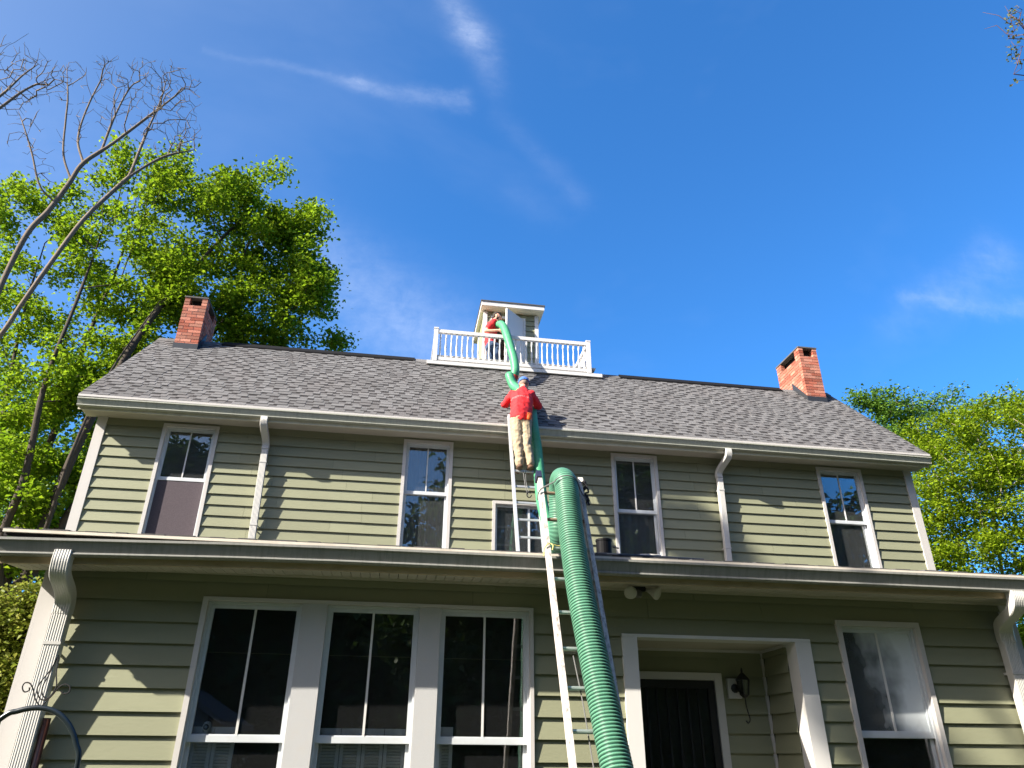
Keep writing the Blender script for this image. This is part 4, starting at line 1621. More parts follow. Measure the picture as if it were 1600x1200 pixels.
# ------------------------------------------------------------------ bottom left corner: post with iron scrolls, arched hose
IRON = mat('black_iron', (0.014, 0.012, 0.011), 0.5, spec=.4, vary=.1, vscale=40)
mb = MB()
mb.tube([(-3.480, -4.985, 0), (-3.480, -4.985, 1.0), (-3.482, -4.985, 1.90)], .030, 12)
tag(mb.build('brown_post', mat('brown_painted_post', (0.055, 0.020, 0.013), 0.35, vary=.15, vscale=6, spec=.5, dirt=(.10, .045, .03), dirt_amt=.5, dirt_scale=8), None, smooth=True),
    'short glossy brown post standing against the lower left downspout', 'post')
ga = empty('garden_arch', (-3.0, -6.5, 0), label='dark metal garden arch with a wrought iron scroll on top at the lower left', cat='garden arch')
mb = MB()
mb.tube(smooth_path([(-3.62, -6.5, .02), (-3.56, -6.5, .9), (-3.42, -6.5, 1.55)] + [tuple(at(u, v, -6.5)) for u, v in ((0, 1124), (28, 1111), (60, 1106), (88, 1113), (108, 1133), (119, 1162), (121, 1195))]
                    + [(-2.68, -6.5, 1.2), (-2.70, -6.5, .5), (-2.7, -6.5, .02)], 10), .0165, 10)
mb.build('arch_tube', mat('dark_teal_paint', (0.008, 0.013, 0.016), 0.28, spec=.6), ga, smooth=True)
def iron_at(*uv):
    return [tuple(at(u, v, -6.5)) for u, v in uv]
for pts in ([(91, 1024), (80, 1045), (62, 1068), (58, 1080), (63, 1092), (72, 1094)], [(91, 1024), (76, 1055), (67, 1072), (66, 1085), (72, 1092)],
            [(91, 1024), (88, 1052), (88, 1072), (80, 1086), (72, 1093)]):
    mb = MB()
    mb.tube(smooth_path(iron_at(*pts), 6), .0042, 6)
    mb.build('iron_loop', IRON, ga)
for pts in ([(63, 1105), (55, 1092), (52, 1078), (47, 1068), (39, 1067), (35, 1074), (38, 1081), (45, 1079), (46, 1074)],
            [(63, 1105), (72, 1096), (82, 1086), (92, 1074), (102, 1069), (109, 1073), (108, 1081), (100, 1084), (95, 1080)]):
    mb = MB()
    mb.tube(smooth_path(iron_at(*pts), 6), .0042, 6)
    mb.build('iron_scroll', IRON, ga)

# ------------------------------------------------------------------ people
def capsule_verts(mb, p, q, r0, r1, seg=12, sx=1.0, side=(1, 0, 0)):
    """tapered capsule; sx widens the section along `side`"""
    p, q = np.array(p, float), np.array(q, float)
    t = q - p
    L = np.linalg.norm(t) + 1e-9
    t /= L
    s = np.array(side, float)
    s = s - t * (s @ t)
    if np.linalg.norm(s) < 1e-3:
        s = np.cross(t, [0, 1, 0])
    s /= np.linalg.norm(s)
    w = np.cross(t, s)
    rings = []
    for a in (-80, -55, -30, 0):
        rings.append((p + t * r0 * math.sin(rad(a)), r0 * math.cos(rad(a))))
    for a in (0, 30, 55, 80):
        rings.append((q + t * r1 * math.sin(rad(a)), r1 * math.cos(rad(a))))
    base = len(mb.v)
    for c, r in rings:
        for k in range(seg):
            a = 2 * math.pi * k / seg
            mb.v.append(tuple(c + r * (sx * math.cos(a) * s + math.sin(a) * w)))
    for i in range(len(rings) - 1):
        for j in range(seg):
            j2 = (j + 1) % seg
            mb.f.append((base + i * seg + j, base + i * seg + j2, base + (i + 1) * seg + j2, base + (i + 1) * seg + j))
            mb.mi.append(0)
    mb.f.append(tuple(base + j for j in range(seg))[::-1])
    mb.f.append(tuple(base + (len(rings) - 1) * seg + j for j in range(seg)))
    mb.mi += [0, 0]


def fused(name, caps, voxel, material, parent, smooth=4, wrinkle=0.0, wscale=18.0, zs=.6):
    mb = MB()
    for c in caps:
        capsule_verts(mb, *c[:4], **(c[4] if len(c) > 4 else {}))
    me = mb.mesh(name, material)
    tmp = bpy.data.objects.new(name + '_tmp', me)
    COL.objects.link(tmp)
    m = tmp.modifiers.new('r', 'REMESH')
    m.mode = 'VOXEL'
    m.voxel_size = voxel
    m.use_smooth_shade = True
    m2 = tmp.modifiers.new('s', 'SMOOTH')
    m2.iterations = smooth
    m2.factor = .5
    bpy.context.view_layer.update()
    dg = bpy.context.evaluated_depsgraph_get()
    out = bpy.data.meshes.new_from_object(tmp.evaluated_get(dg))
    bpy.data.objects.remove(tmp)
    bpy.data.meshes.remove(me)
    out.name = name
    out.materials.clear()
    out.materials.append(material)
    if wrinkle > 0:
        import mathutils.noise as mn
        for v in out.vertices:
            c = v.co
            n_ = mn.noise(Vector((c.x * wscale, c.y * wscale, c.z * wscale * zs)))
            n2 = mn.noise(Vector((c.x * wscale * 2.3 + 7, c.y * wscale * 2.3, c.z * wscale * zs * 2)))
            v.co = c + v.normal * wrinkle * (abs(n_) * -1.4 + .3 + .5 * n2)
        out.update()
    out.polygons.foreach_set('use_smooth', [True] * len(out.polygons))
    return link(name, out, parent)


SKIN = mat('skin', (0.50, 0.27, 0.19), 0.5, vary=.04, vscale=20, spec=.35)
SKIN_RED = mat('sunburnt_skin', (0.52, 0.22, 0.16), 0.5, vary=.05, vscale=20, spec=.35)
RED = mat('red_shirt_cloth', (0.50, 0.020, 0.024), 0.8, vary=.07, vscale=9, bump=.3, bscale=80)
KHAKI = mat('khaki_cloth', (0.27, 0.215, 0.145), 0.85, vary=.08, vscale=12, bump=.35, bscale=90, dirt=(.26, .20, .13), dirt_amt=.5, dirt_scale=7)
JEANS = mat('blue_denim', (0.035, 0.060, 0.12), 0.85, vary=.15, vscale=14, bump=.3, bscale=120, dirt=(.12, .16, .24), dirt_amt=.4, dirt_scale=8)
BOOT = mat('brown_leather', (0.09, 0.05, 0.03), 0.6, vary=.1, vscale=20)


def hand(caps, wrist, direction, side, palm_n, curl=.9):
    """palm, four unequal bent fingers and a thumb leaving the side of the palm"""
    w, d, s, n_ = (np.array(x, float) for x in (wrist, direction, side, palm_n))
    d /= np.linalg.norm(d); s /= np.linalg.norm(s); n_ /= np.linalg.norm(n_)
    k = w + d * .085
    caps.append((w, k, .024, .028, dict(sx=1.45, side=tuple(s))))
    for i, (o, L) in enumerate(((-.033, .062), (-.011, .074), (.011, .070), (.032, .056))):
        b = k + s * o + d * .01
        a1 = d * math.cos(curl * .6) + n_ * math.sin(curl * .6)
        a2 = d * math.cos(curl * 1.7) + n_ * math.sin(curl * 1.7)
        m_ = b + a1 * L * .55
        caps.append((b, m_, .0100, .0092))
        caps.append((m_, m_ + a2 * L * .5, .0092, .0078))
    b = w + d * .03 - s * .030
    t1 = b + (d * .6 - s * .65 + n_ * .35) * .04
    caps.append((b, t1, .013, .0105))
    caps.append((t1, t1 + (d * .7 + n_ * .6 - s * .1) * .035, .0105, .0085))


def head_caps(c, fwd, up, s=1.0):
    c, f, u = np.array(c), np.array(fwd, float), np.array(up, float)
    f /= np.linalg.norm(f)
    u = u - f * (u @ f)
    u /= np.linalg.norm(u)
    r = np.cross(f, u)
    caps = [(c + u * .035 - f * .015, c + u * .02 + f * .02, .092 * s, .088 * s), (c - u * .02 + f * .03, c - u * .075 + f * .055, .072 * s, .042 * s, dict(sx=1.1, side=tuple(r))),
            (c + f * .105 + u * .015, c + f * .120 - u * .022, .010, .015), (c + f * .098 - u * .050 + r * .018, c + f * .098 - u * .050 - r * .018, .010, .010),
            (c + f * .092 - u * .063 + r * .012, c + f * .092 - u * .063 - r * .012, .009, .009)]
    for sg in (-1, 1):
        e = c + r * sg * .083 - f * .005
        caps += [(e + u * .022, e - u * .020 + f * .006, .017, .011, dict(sx=.5, side=tuple(r)))]
    return caps, f, u, r


def eyes(parent, c, f, u, r):
    mb = MB()
    for sg in (-1, 1):
        p = np.array(c) + f * .098 + u * .018 + r * sg * .033
        mb.lathe(tuple(p), [(.003, -.004), (.010, 0), (.009, .003), (.003, .005)], 8, tuple(f))
    mb.build('eyes', mat('eye_dark', (0.02, 0.015, 0.012), .3), parent)


def shirt_print_mat():
    """the red cloth with the faint pale print arched across the shoulder blades"""
    M = RED.copy()
    M.name = 'red_shirt_cloth_printed'
    N = NT(M.node_tree)
    p = next(n for n in N.n if n.type == 'BSDF_PRINCIPLED')
    src = p.inputs['Base Color'].links[0].from_socket
    geo = N.node('ShaderNodeNewGeometry')
    sep = N.node('ShaderNodeSeparateXYZ')
    N.put(sep.inputs[0], geo.outputs['Position'])
    u = N.m('DIVIDE', N.m('SUBTRACT', sep.outputs[0], 1.085), .17)
    w = N.m('DIVIDE', N.m('ADD', N.m('SUBTRACT', sep.outputs[2], 7.205), N.m('MULTIPLY', N.m('MULTIPLY', u, u), .035)), .020)
    band = N.m('MULTIPLY', N.m('LESS_THAN', N.m('ABSOLUTE', w), 1.0), N.m('LESS_THAN', N.m('ABSOLUTE', u), 1.0))
    st = N.noise(N.mapping(geo.outputs['Position'], scale=(1, 0, .5)), 70.0, 2.0, .5)
    f = N.m('MULTIPLY', N.m('MULTIPLY', band, N.m('GREATER_THAN', st, .47)), .20)
    N.put(p.inputs['Base Color'], N.mix(f, src, (.75, .55, .55, 1)))
    return M


# ---- the climber, seen from behind, leaning over the eave
def J(u, v, Y):
    return at(u, v, Y)


man = empty('person', tuple(ulad(1.09, 5.77)), label='person in red shirt, khaki trousers and blue cap standing on the silver ladder', cat='person')
ftL, ftR = ulad(1.01, 5.835, .0), ulad(1.185, 5.835, .0)
anL, anR = ftL + np.array([0, -.055, .04]), ftR + np.array([0, -.055, .04])
knL, knR = J(809, 697, -.98), J(823, 697, -.98)
hpL, hpR = J(806.5, 659, -.86), J(821.5, 659, -.86)
pel = (hpL + hpR) / 2 + np.array([0, 0, .05])
wst = J(815, 642, -.76)
chs = J(815.5, 623, -.60)
nck = J(816.5, 608, -.46)
hd = J(818.5, 600.5, -.36)
shL, shR = J(801.5, 617, -.52), J(830, 617, -.52)
elL, elR = J(788.5, 632, -.44), J(841.5, 634.5, -.44)
haL, haR = J(801, 634, -.12), J(829, 634, -.14)
caps = [(pel, wst, .125, .115, dict(sx=1.25)), (wst, chs, .115, .130, dict(sx=1.30)), (chs, nck, .12, .052, dict(sx=1.1)), (nck, hd, .056, .056)]
for sh, el, ha, hp, kn, an in ((shL, elL, haL, hpL, knL, anL), (shR, elR, haR, hpR, knR, anR)):
    caps += [(chs + (sh - chs) * .5, sh, .085, .062), (sh, el, .056, .042), (el, ha, .042, .028)]
    caps += [(hp, kn, .092, .062), (kn, an, .058, .040), (an, an + np.array([0, .02, -.05]), .040, .036)]
hc_, hf, hu, hr = head_caps(hd, (.05, .80, -.45), (0, .5, .9))
caps += hc_
for ha, el, sg in ((haL, elL, -1), (haR, elR, 1)):
    dd = (ha - el) / np.linalg.norm(ha - el)
    hand(caps, ha, dd, np.cross(dd, [0, 0, 1]) * -sg, (0, .2, -1))
fused('body', caps, .0075, SKIN_RED, man, smooth=3)
eyes(man, hd, hf, hu, hr)
sh_caps = [(pel + np.array([0, -.005, .02]), wst, .156, .142, dict(sx=1.24)), (wst, chs, .138, .150, dict(sx=1.34)), (chs, nck - np.array([0, .02, .05]), .145, .078, dict(sx=1.35)), (nck - np.array([0, 0, .03]), nck, .070, .066)]
for sh, el, ha in ((shL, elL, haL), (shR, elR, haR)):
    sh_caps += [(chs + (sh - chs) * .35, sh, .105, .084), (sh, el, .080, .066), (el, el + (ha - el) * .30, .064, .056)]
fused('shirt', sh_caps, .010, shirt_print_mat(), man, smooth=3, wrinkle=.016, wscale=9, zs=.8)
pt = [(pel + np.array([0, -.01, -.02]), pel + np.array([0, 0, .05]), .140, .134, dict(sx=1.25))]
for hp, kn, an in ((hpL, knL, anL), (hpR, knR, anR)):
    pt += [(hp + np.array([0, -.01, .02]), kn, .108, .078), (kn, an + np.array([0, -.01, .05]), .080, .068), (an + np.array([0, -.01, .05]), an + np.array([0, -.01, .0]), .074, .072)]
fused('trousers', pt, .010, KHAKI, man, smooth=3, wrinkle=.013, wscale=10, zs=1.1)
bt = []
for an, ft in ((anL, ftL), (anR, ftR)):
    bt += [(an + np.array([0, -.01, .0]), an + np.array([0, -.012, -.055]), .050, .046), (ft + np.array([0, -.10, -.030]), ft + np.array([0, .10, -.026]), .042, .036, dict(sx=1.1))]
    bt += [(ft + np.array([0, -.13, -.040]), ft + np.array([0, .12, -.045]), .036, .032, dict(sx=1.45))]
fused('boots', bt, .009, BOOT, man, smooth=2)
cp = [(hd + hu * .045 - hf * .02, hd + hu * .038 + hf * .018, .104, .100)]
cap_o = fused('cap', cp, .009, mat('blue_cap_cloth', (0.045, 0.11, 0.33), .8, vary=.05), man, smooth=2)
# cut the cap to its crown: keep what lies above the brow line
me = cap_o.data
import bmesh
bm = bmesh.new()
bm.from_mesh(me)
low = [v for v in bm.verts if (np.array(v.co) - hd) @ hu < .004]
bmesh.ops.delete(bm, geom=low, context='VERTS')
bm.to_mesh(me)
bm.free()
mb = MB()
c0 = hd + hu * .030 + hf * .085
mb.obox(c0 + hf * .035, hr * .072, hf * .050, hu * .004)
mb.build('cap_peak', MATS['blue_cap_cloth'], man)
hair = [(hd + hu * .012 - hf * .028, hd - hu * .012 - hf * .034, .086, .070)]
fused('hair', hair, .009, mat('grey_hair', (0.16, 0.12, 0.10), .8, vary=.1, vscale=60), man, smooth=1)
# pale print across the shoulders of the shirt: an arched line of small strokes
gl = MB()
g0 = J(826.5, 650, -1.02)
for k, (dx, dz, dy) in enumerate(((-.02, .05, 0), (.0, .065, .01), (.02, .055, .0), (.035, .035, -.01), (-.012, -.02, .0))):
    capsule_verts(gl, g0, g0 + np.array([dx, dy, dz]), .018, .012)
capsule_verts(gl, g0 + np.array([0, 0, -.045]), g0 + np.array([.005, 0, .01]), .026, .026, sx=1.4)
tag(gl.build('work_gloves', mat('orange_rubber', (0.62, 0.11, 0.02), .5), None, smooth=True), 'bright orange work gloves tucked at the climber\'s right hip', 'gloves')

# ---- the man on the roof walk, bending over the hose end
m2 = empty('person', (.98, 2.42, 9.43), label='dark haired person in red T-shirt and jeans bending over the hose behind the railing', cat='person')
FZ = 9.43
YB = 2.32
hp2 = J(767, 541, YB)
aL, aR = np.array([hp2[0] - .02, YB + .05, FZ + .09]), np.array([hp2[0] + .12, YB - .08, FZ + .09])
kL, kR = np.array([hp2[0] + .01, YB + .06, FZ + .48]), np.array([hp2[0] + .13, YB - .09, FZ + .48])
hL, hR = hp2 + np.array([.0, .09, -.02]), hp2 + np.array([.0, -.09, -.02])
w2 = J(765.5, 528, YB)
c2 = J(768.5, 512, YB)
n2 = J(772, 501.5, YB)
h2 = J(776.5, 495.5, YB)
sA, sB = c2 + np.array([.02, -.17, .05]), c2 + np.array([.04, .17, .06])
eA, eB = J(758.5, 517.5, YB - .22), J(768, 517.0, YB + .2)
hA, hB = J(779.5, 516.0, 2.02), J(780.5, 514, 2.18)
caps = [(hp2, w2, .118, .110, dict(sx=1.2, side=(0, 1, 0))), (w2, c2, .110, .125, dict(sx=1.3, side=(0, 1, 0))), (c2, n2, .115, .050, dict(sx=1.1, side=(0, 1, 0))), (n2, h2, .052, .052)]
for sh, el, ha, hp, kn, an in ((sA, eA, hA, hR, kR, aR), (sB, eB, hB, hL, kL, aL)):
    caps += [(c2 + (sh - c2) * .5, sh, .085, .058), (sh, el, .052, .040), (el, ha, .040, .027)]
    caps += [(hp, kn, .088, .060), (kn, an, .056, .040)]
hc2, f2, u2_, r2 = head_caps(h2, (.86, -.12, -.42), (.45, 0, .9))
caps += hc2
for ha, el, sg in ((hA, eA, 1), (hB, eB, -1)):
    dd = (ha - el) / np.linalg.norm(ha - el)
    hand(caps, ha, dd, (0, 0, 1), (0, sg * 1.0, -.1), curl=.8)
fused('body', caps, .0075, SKIN, m2, smooth=3)
eyes(m2, h2, f2, u2_, r2)
shc = [(hp2 + np.array([0, 0, .03]), w2, .136, .130, dict(sx=1.2, side=(0, 1, 0))), (w2, c2, .132, .145, dict(sx=1.3, side=(0, 1, 0))), (c2, n2 - np.array([.02, 0, .05]), .138, .072, dict(sx=1.3, side=(0, 1, 0))), (n2 - np.array([.01, 0, .03]), n2, .066, .060)]
for sh, el in ((sA, eA), (sB, eB)):
    shc += [(c2 + (sh - c2) * .4, sh, .10, .080), (sh, sh + (el - sh) * .62, .076, .070)]
fused('shirt', shc, .010, RED, m2, smooth=3, wrinkle=.010, wscale=13)
pt = [(hp2 - np.array([0, 0, .02]), hp2 + np.array([0, 0, .03]), .132, .128, dict(sx=1.2, side=(0, 1, 0)))]
for hp, kn, an in ((hR, kR, aR), (hL, kL, aL)):
    pt += [(hp, kn, .104, .080), (kn, an + np.array([0, 0, .02]), .080, .070)]
fused('jeans', pt, .010, JEANS, m2, smooth=3, wrinkle=.014, wscale=8, zs=2.0)
bt = []
for an in (aL, aR):
    bt += [(an, an + np.array([.01, 0, -.04]), .046, .044), (an + np.array([-.06, 0, -.05]), an + np.array([.16, 0, -.055]), .040, .034)]
fused('boots', bt, .009, BOOT, m2, smooth=2)
hr_ = [(h2 + u2_ * .042 - f2 * .022, h2 + u2_ * .040 + f2 * .022, .094, .084), (h2 - f2 * .045 + u2_ * .015, h2 - f2 * .045 - u2_ * .045, .078, .058)]
fused('hair', hr_, .009, mat('dark_hair', (0.018, 0.012, 0.009), .7, vary=.1, vscale=60), m2, smooth=1)
fused('beard', [(h2 + f2 * .055 - u2_ * .075, h2 + f2 * .075 - u2_ * .080, .044, .034), (h2 - u2_ * .05 + f2 * .035 - r2 * .05, h2 - u2_ * .05 + f2 * .035 + r2 * .05, .032, .032)], .008, MATS['dark_hair'], m2, smooth=1)

# ================================================================== trees and shrubs
BARK = mat('grey_brown_bark', (0.075, 0.058, 0.045), 0.9, vary=.18, vscale=7, stretch=(1, 1, .35), bump=.8, bscale=22, dirt=(.05, .055, .03), dirt_amt=.5, dirt_scale=2)
BARK_DARK = mat('dark_bark', (0.040, 0.031, 0.025), 0.9, vary=.2, vscale=7, stretch=(1, 1, .35), bump=.8, bscale=22)
BARK_BARE = mat('weathered_bare_wood', (0.112, 0.086, 0.066), 0.85, vary=.16, vscale=6, stretch=(1, 1, .4), bump=.6, bscale=25, dirt=(.09, .075, .06), dirt_amt=.6, dirt_scale=3)
BARK_PALE = mat('pale_bark', (0.26, 0.22, 0.17), 0.85, vary=.15, vscale=6, bump=.5, bscale=25)


def leaf_mat(name, a, b, isl=.28, transl=.42):
    return mat(name, a, 0.5, spec=.25, island=isl, hue_b=b, transl=transl)


LEAF_L = leaf_mat('maple_leaf', (0.104, 0.190, 0.007), (0.176, 0.246, 0.013), transl=.55)
LEAF_R = leaf_mat('spring_leaf', (0.130, 0.206, 0.007), (0.190, 0.246, 0.013), transl=.5)
LEAF_R2 = leaf_mat('blue_green_leaf', (0.075, 0.160, 0.025), (0.120, 0.200, 0.025))
LEAF_D = leaf_mat('dark_leaf', (0.030, 0.062, 0.014), (0.050, 0.082, 0.018), transl=.3)
LEAF_S = leaf_mat('shrub_leaf', (0.120, 0.165, 0.018), (0.190, 0.190, 0.040))


def grow(base_nodes, base_par, tips, seed, step=.55, wander=.10, sag=.12, bias=.45):
    """grow twigs from a given skeleton out to the tips: each tip joins the node that costs least in distance plus path"""
    r = np.random.default_rng(seed)
    nodes = [np.array(p, float) for p in base_nodes]
    par = list(base_par)
    plen = [0.0] * len(nodes)
    for i in range(1, len(nodes)):
        plen[i] = plen[par[i]] + np.linalg.norm(nodes[i] - nodes[par[i]])
    order = np.argsort([min(np.linalg.norm(np.array(t) - n) for n in nodes) for t in tips])
    arr = np.array(nodes)
    tipidx = []
    cap = len(nodes) + len(tips) * 30
    A = np.zeros((cap, 3)); A[:len(nodes)] = arr
    PL = np.zeros(cap); PL[:len(nodes)] = plen
    n = len(nodes)
    for ti in order:
        t = np.array(tips[ti], float)
        d = np.linalg.norm(A[:n] - t, axis=1)
        k = int(np.argmin(d + bias * PL[:n]))
        L = d[k]
        m = max(1, int(L / step))
        a = A[k].copy()
        off = r.normal(0, wander * L * .5, 3)
        prev = k
        for j in range(1, m + 1):
            s = j / m
            p = a + (t - a) * s + (off * math.sin(math.pi * s) * .5) + np.array([0, 0, -sag * L * math.sin(math.pi * s) * .5])
            if j < m: p = p + r.normal(0, wander * step * .6, 3)
            if n >= cap: break
            A[n] = p
            PL[n] = PL[prev] + np.linalg.norm(p - A[prev])
            par.append(prev)
            prev = n
            n += 1
        tipidx.append(prev)
    return A[:n], np.array(par[:n]), tipidx


def radii(A, par, tip_r=.006, expo=2.35, base_r=None, fixed=None):
    n = len(A)
    acc = np.zeros(n)
    ch = np.zeros(n, int)
    for i in range(1, n):
        ch[par[i]] += 1
    # children always come after their parents
    for i in range(n - 1, 0, -1):
        if ch[i] == 0: acc[i] = tip_r ** expo
        acc[par[i]] += acc[i] if acc[i] > 0 else tip_r ** expo
    rr = acc ** (1 / expo)
    rr[rr < tip_r] = tip_r
    if base_r: rr = np.minimum(rr * 1.0, base_r)
    return rr


def wood_mesh(name, A, par, rr, material, parent, min_r=0.0):
    """each branch is a chain that follows its thickest child"""
    n = len(A)
    kids = [[] for _ in range(n)]
    for i in range(1, n):
        kids[par[i]].append(i)
    mb = MB()
    starts = [(0, None)]
    while starts:
        s, p = starts.pop()
        chain = ([p] if p is not None else []) + [s]
        while kids[chain[-1]]:
            ks = sorted(kids[chain[-1]], key=lambda k: -rr[k])
            for k in ks[1:]:
                starts.append((k, chain[-1]))
            chain.append(ks[0])
        if len(chain) < 2: continue
        P = A[chain]
        R = rr[chain].copy()
        if p is not None: R[0] = min(R[0], R[1] * 1.15)
        R[-1] *= .5
        if R.max() < min_r: continue
        seg = 9 if R.max() > .12 else (6 if R.max() > .03 else 4)
        mb.tube(P, R, seg, cap=False)
    return mb.build(name, material, parent, smooth=True)


def leaves_mesh(name, centres, per, spread, size, material, parent, seed, up=.35, flat=.8, droop=0.0, outer=None):
    """many leaf-sized folded blades in tufts round the twig ends"""
    r = np.random.default_rng(seed)
    C = np.repeat(np.array(centres, float), per, axis=0)
    n = len(C)
    off = r.normal(0, 1, (n, 3)) * np.array([1, 1, flat]) * (spread * .55)
    pos = C + off
    pos[:, 2] -= droop * np.abs(r.normal(0, 1, n)) * spread
    nrm = r.normal(0, 1, (n, 3))
    nrm[:, 2] = np.abs(nrm[:, 2]) + up * 2
    nrm /= np.linalg.norm(nrm, axis=1)[:, None]
    t = np.cross(nrm, r.normal(0, 1, (n, 3)))
    t /= np.linalg.norm(t, axis=1)[:, None] + 1e-9
    b = np.cross(nrm, t)
    s = size * r.uniform(.6, 1.35, n)[:, None]
    fold = .22
    V = np.empty((n, 4, 3))
    V[:, 0] = pos - t * s * .5
    V[:, 1] = pos + b * s * .36 + nrm * s * fold - t * s * .05
    V[:, 2] = pos + t * s * .55 - nrm * s * .12
    V[:, 3] = pos - b * s * .36 + nrm * s * fold - t * s * .05
    me = bpy.data.meshes.new(name)
    me.vertices.add(n * 4)
    me.vertices.foreach_set('co', V.reshape(-1))
    k = np.arange(n) * 4
    tri = np.stack([k, k + 1, k + 2, k, k + 2, k + 3], 1).reshape(-1)
    me.loops.add(n * 6)
    me.loops.foreach_set('vertex_index', tri.astype(np.int32))
    me.polygons.add(n * 2)
    me.polygons.foreach_set('loop_start', (np.arange(n * 2) * 3).astype(np.int32))
    me.polygons.foreach_set('loop_total', np.full(n * 2, 3, np.int32))
    me.materials.append(material)
    me.update(calc_edges=True)
    me.validate()
    return link(name, me, parent)


def blob_points(blobs, seed, jitter=0.0):
    """points in a list of ellipsoids (centre, radii, count), denser towards the shell"""
    r = np.random.default_rng(seed)
    out = []
    for (c, R, k) in blobs:
        d = r.normal(0, 1, (k, 3))
        d /= np.linalg.norm(d, axis=1)[:, None]
        q = r.uniform(.12, 1, k) ** (1 / 2.2)
        out.append(np.array(c) + d * q[:, None] * np.array(R))
    return np.concatenate(out)


def pix_blobs(Y, items, depth=1.0):
    """(u, v, ru, rv, count) in the photograph -> ellipsoids round the plane y = Y"""
    out = []
    for it in items:
        u, v, ru, rv, k = it[:5]
        y = Y + (it[5] if len(it) > 5 else 0)
        c = at(u, v, y)
        rx = np.linalg.norm(at(u + ru, v, y) - c)
        rz = np.linalg.norm(at(u, v - rv, y) - c) * .92
        out.append((c, (rx, (rx + rz) / 2 * depth, rz), k))
    return out


def limb_nodes(base, limbs, r_jit=.05, seed=0):
    """skeleton: a list of nodes with parents; limbs are (parent index or -1 for the base, [points])"""
    nodes, par = [np.array(base, float)], [0]
    ends = []
    for (p, pts) in limbs:
        prev = p if p >= 0 else 0
        path = smooth_path([nodes[prev]] + [np.array(q, float) for q in pts], 5)[1:]
        first = len(nodes)
        for q in path:
            nodes.append(q)
            par.append(prev)
            prev = len(nodes) - 1
        ends.append((first, prev))
    return nodes, par, ends


# ---- the big maple left of the house
YT = 6.5
tb = np.array([-11.6, YT + .4, 0.0])
def T_(u, v, y=0.0): return at(u, v, YT + y)
limbs = [(-1, [tb + np.array([.05, 0, 2.0]), T_(-20, 960), T_(40, 905)])]
nodes, par, ends = limb_nodes(tb, limbs)
e0 = ends[0][1]
mid0 = ends[0][1] - 4
def add_limb(start, pts):
    prev = start
    path = smooth_path([nodes[start]] + [np.array(q) for q in pts], 5)[1:]
    ids = []
    for q in path:
        nodes.append(q); par.append(prev); prev = len(nodes) - 1; ids.append(prev)
    return ids
l1 = add_limb(e0, [T_(110, 800), T_(200, 680), T_(300, 560, .8), T_(400, 440, 1.2)])
l2 = add_limb(e0, [T_(85, 780, -.5), T_(150, 640, -.6), T_(235, 500, -.3), T_(330, 390), T_(400, 320, .3)])
l3 = add_limb(mid0, [T_(40, 800, .4), T_(90, 660, .9), T_(140, 520, 1.4), T_(190, 400, 1.6), T_(215, 300, 1.5)])
l4 = add_limb(mid0, [T_(-10, 780, .8), T_(10, 620, 1.6), T_(40, 480, 2), T_(70, 380, 2.2)])
l5 = add_limb(e0, [T_(120, 835, .3), T_(190, 760, .6), T_(270, 660, 1.0), T_(380, 560, 1.4), T_(470, 500, 1.6)])
l6 = add_limb(l1[4], [T_(190, 735, 1.0), T_(290, 640, 1.6)])
l7 = add_limb(e0, [T_(70, 830, -.8), T_(115, 700, -1.0), T_(170, 585, -.9), T_(250, 470, -.5)])
l8 = add_limb(mid0, [T_(0, 850, -.6), T_(40, 740, -.8), T_(70, 600, -.9), T_(120, 470, -.6), T_(150, 390, -.2)])
items = [(60, 430, 120, 120, 44, 1.6), (190, 400, 110, 110, 62, .8), (300, 370, 95, 105, 62), (400, 345, 80, 80, 52), (455, 400, 62, 80, 40), (470, 470, 50, 50, 22),
         (400, 480, 80, 60, 38, .8), (330, 490, 110, 60, 46, .6), (210, 520, 90, 80, 40, .8), (60, 560, 120, 90, 32, 1.2), (290, 290, 40, 50, 12), (180, 245, 26, 34, 9), (245, 275, 36, 30, 9), (10, 330, 50, 50, 16, 1.5),
         (90, 320, 60, 30, 14, 1.2), (500, 540, 52, 18, 8, 1.0), (410, 545, 60, 25, 18, 1), (460, 330, 40, 50, 16), (380, 300, 60, 30, 14), (490, 440, 36, 50, 16), (40, 690, 90, 70, 30, .6), (140, 640, 70, 60, 26, .2), (120, 740, 60, 60, 22, .2), (40, 800, 70, 60, 24, .2), (150, 590, 40, 50, 14, .2), (190, 560, 60, 40, 14, .2), (60, 620, 80, 60, 24, -.2), (20, 740, 60, 60, 14, -.8),
         (100, 840, 40, 30, 8), (20, 880, 50, 40, 8)]
blobs = pix_blobs(YT, items, 1.05)
tips = blob_points([(c, R, max(4, int(k * .62))) for c, R, k in blobs], 3)
A, P_, ti = grow(nodes, par, tips, 5, step=.5, wander=.16, sag=-.10, bias=.30)
rr = radii(A, P_, .0095, 2.12, .42)
for L_ in (l1, l2, l3, l4, l5, l6, l7, l8):
    for i_, k_ in enumerate(L_):
        f_ = 1 - i_ / len(L_)
        rr[k_] = min(max(rr[k_] * (1 + 1.1 * f_), .045 * f_ ** .7 + .010), .40)
rr[:l1[0]] = np.minimum(rr[:l1[0]] * 1.6, .45)
maple = empty('maple_tree', tuple(tb), label='large leafy maple tree with dark spreading limbs left of the house', cat='tree')
wood_mesh('trunk', A, P_, rr, BARK_DARK, maple)
mids = [(A[i] * .6 + A[P_[i]] * .4) for i in ti]
leaves_mesh('crown', list(A[ti]), 170, .40, .118, LEAF_L, maple, 9, up=.35, flat=.70)

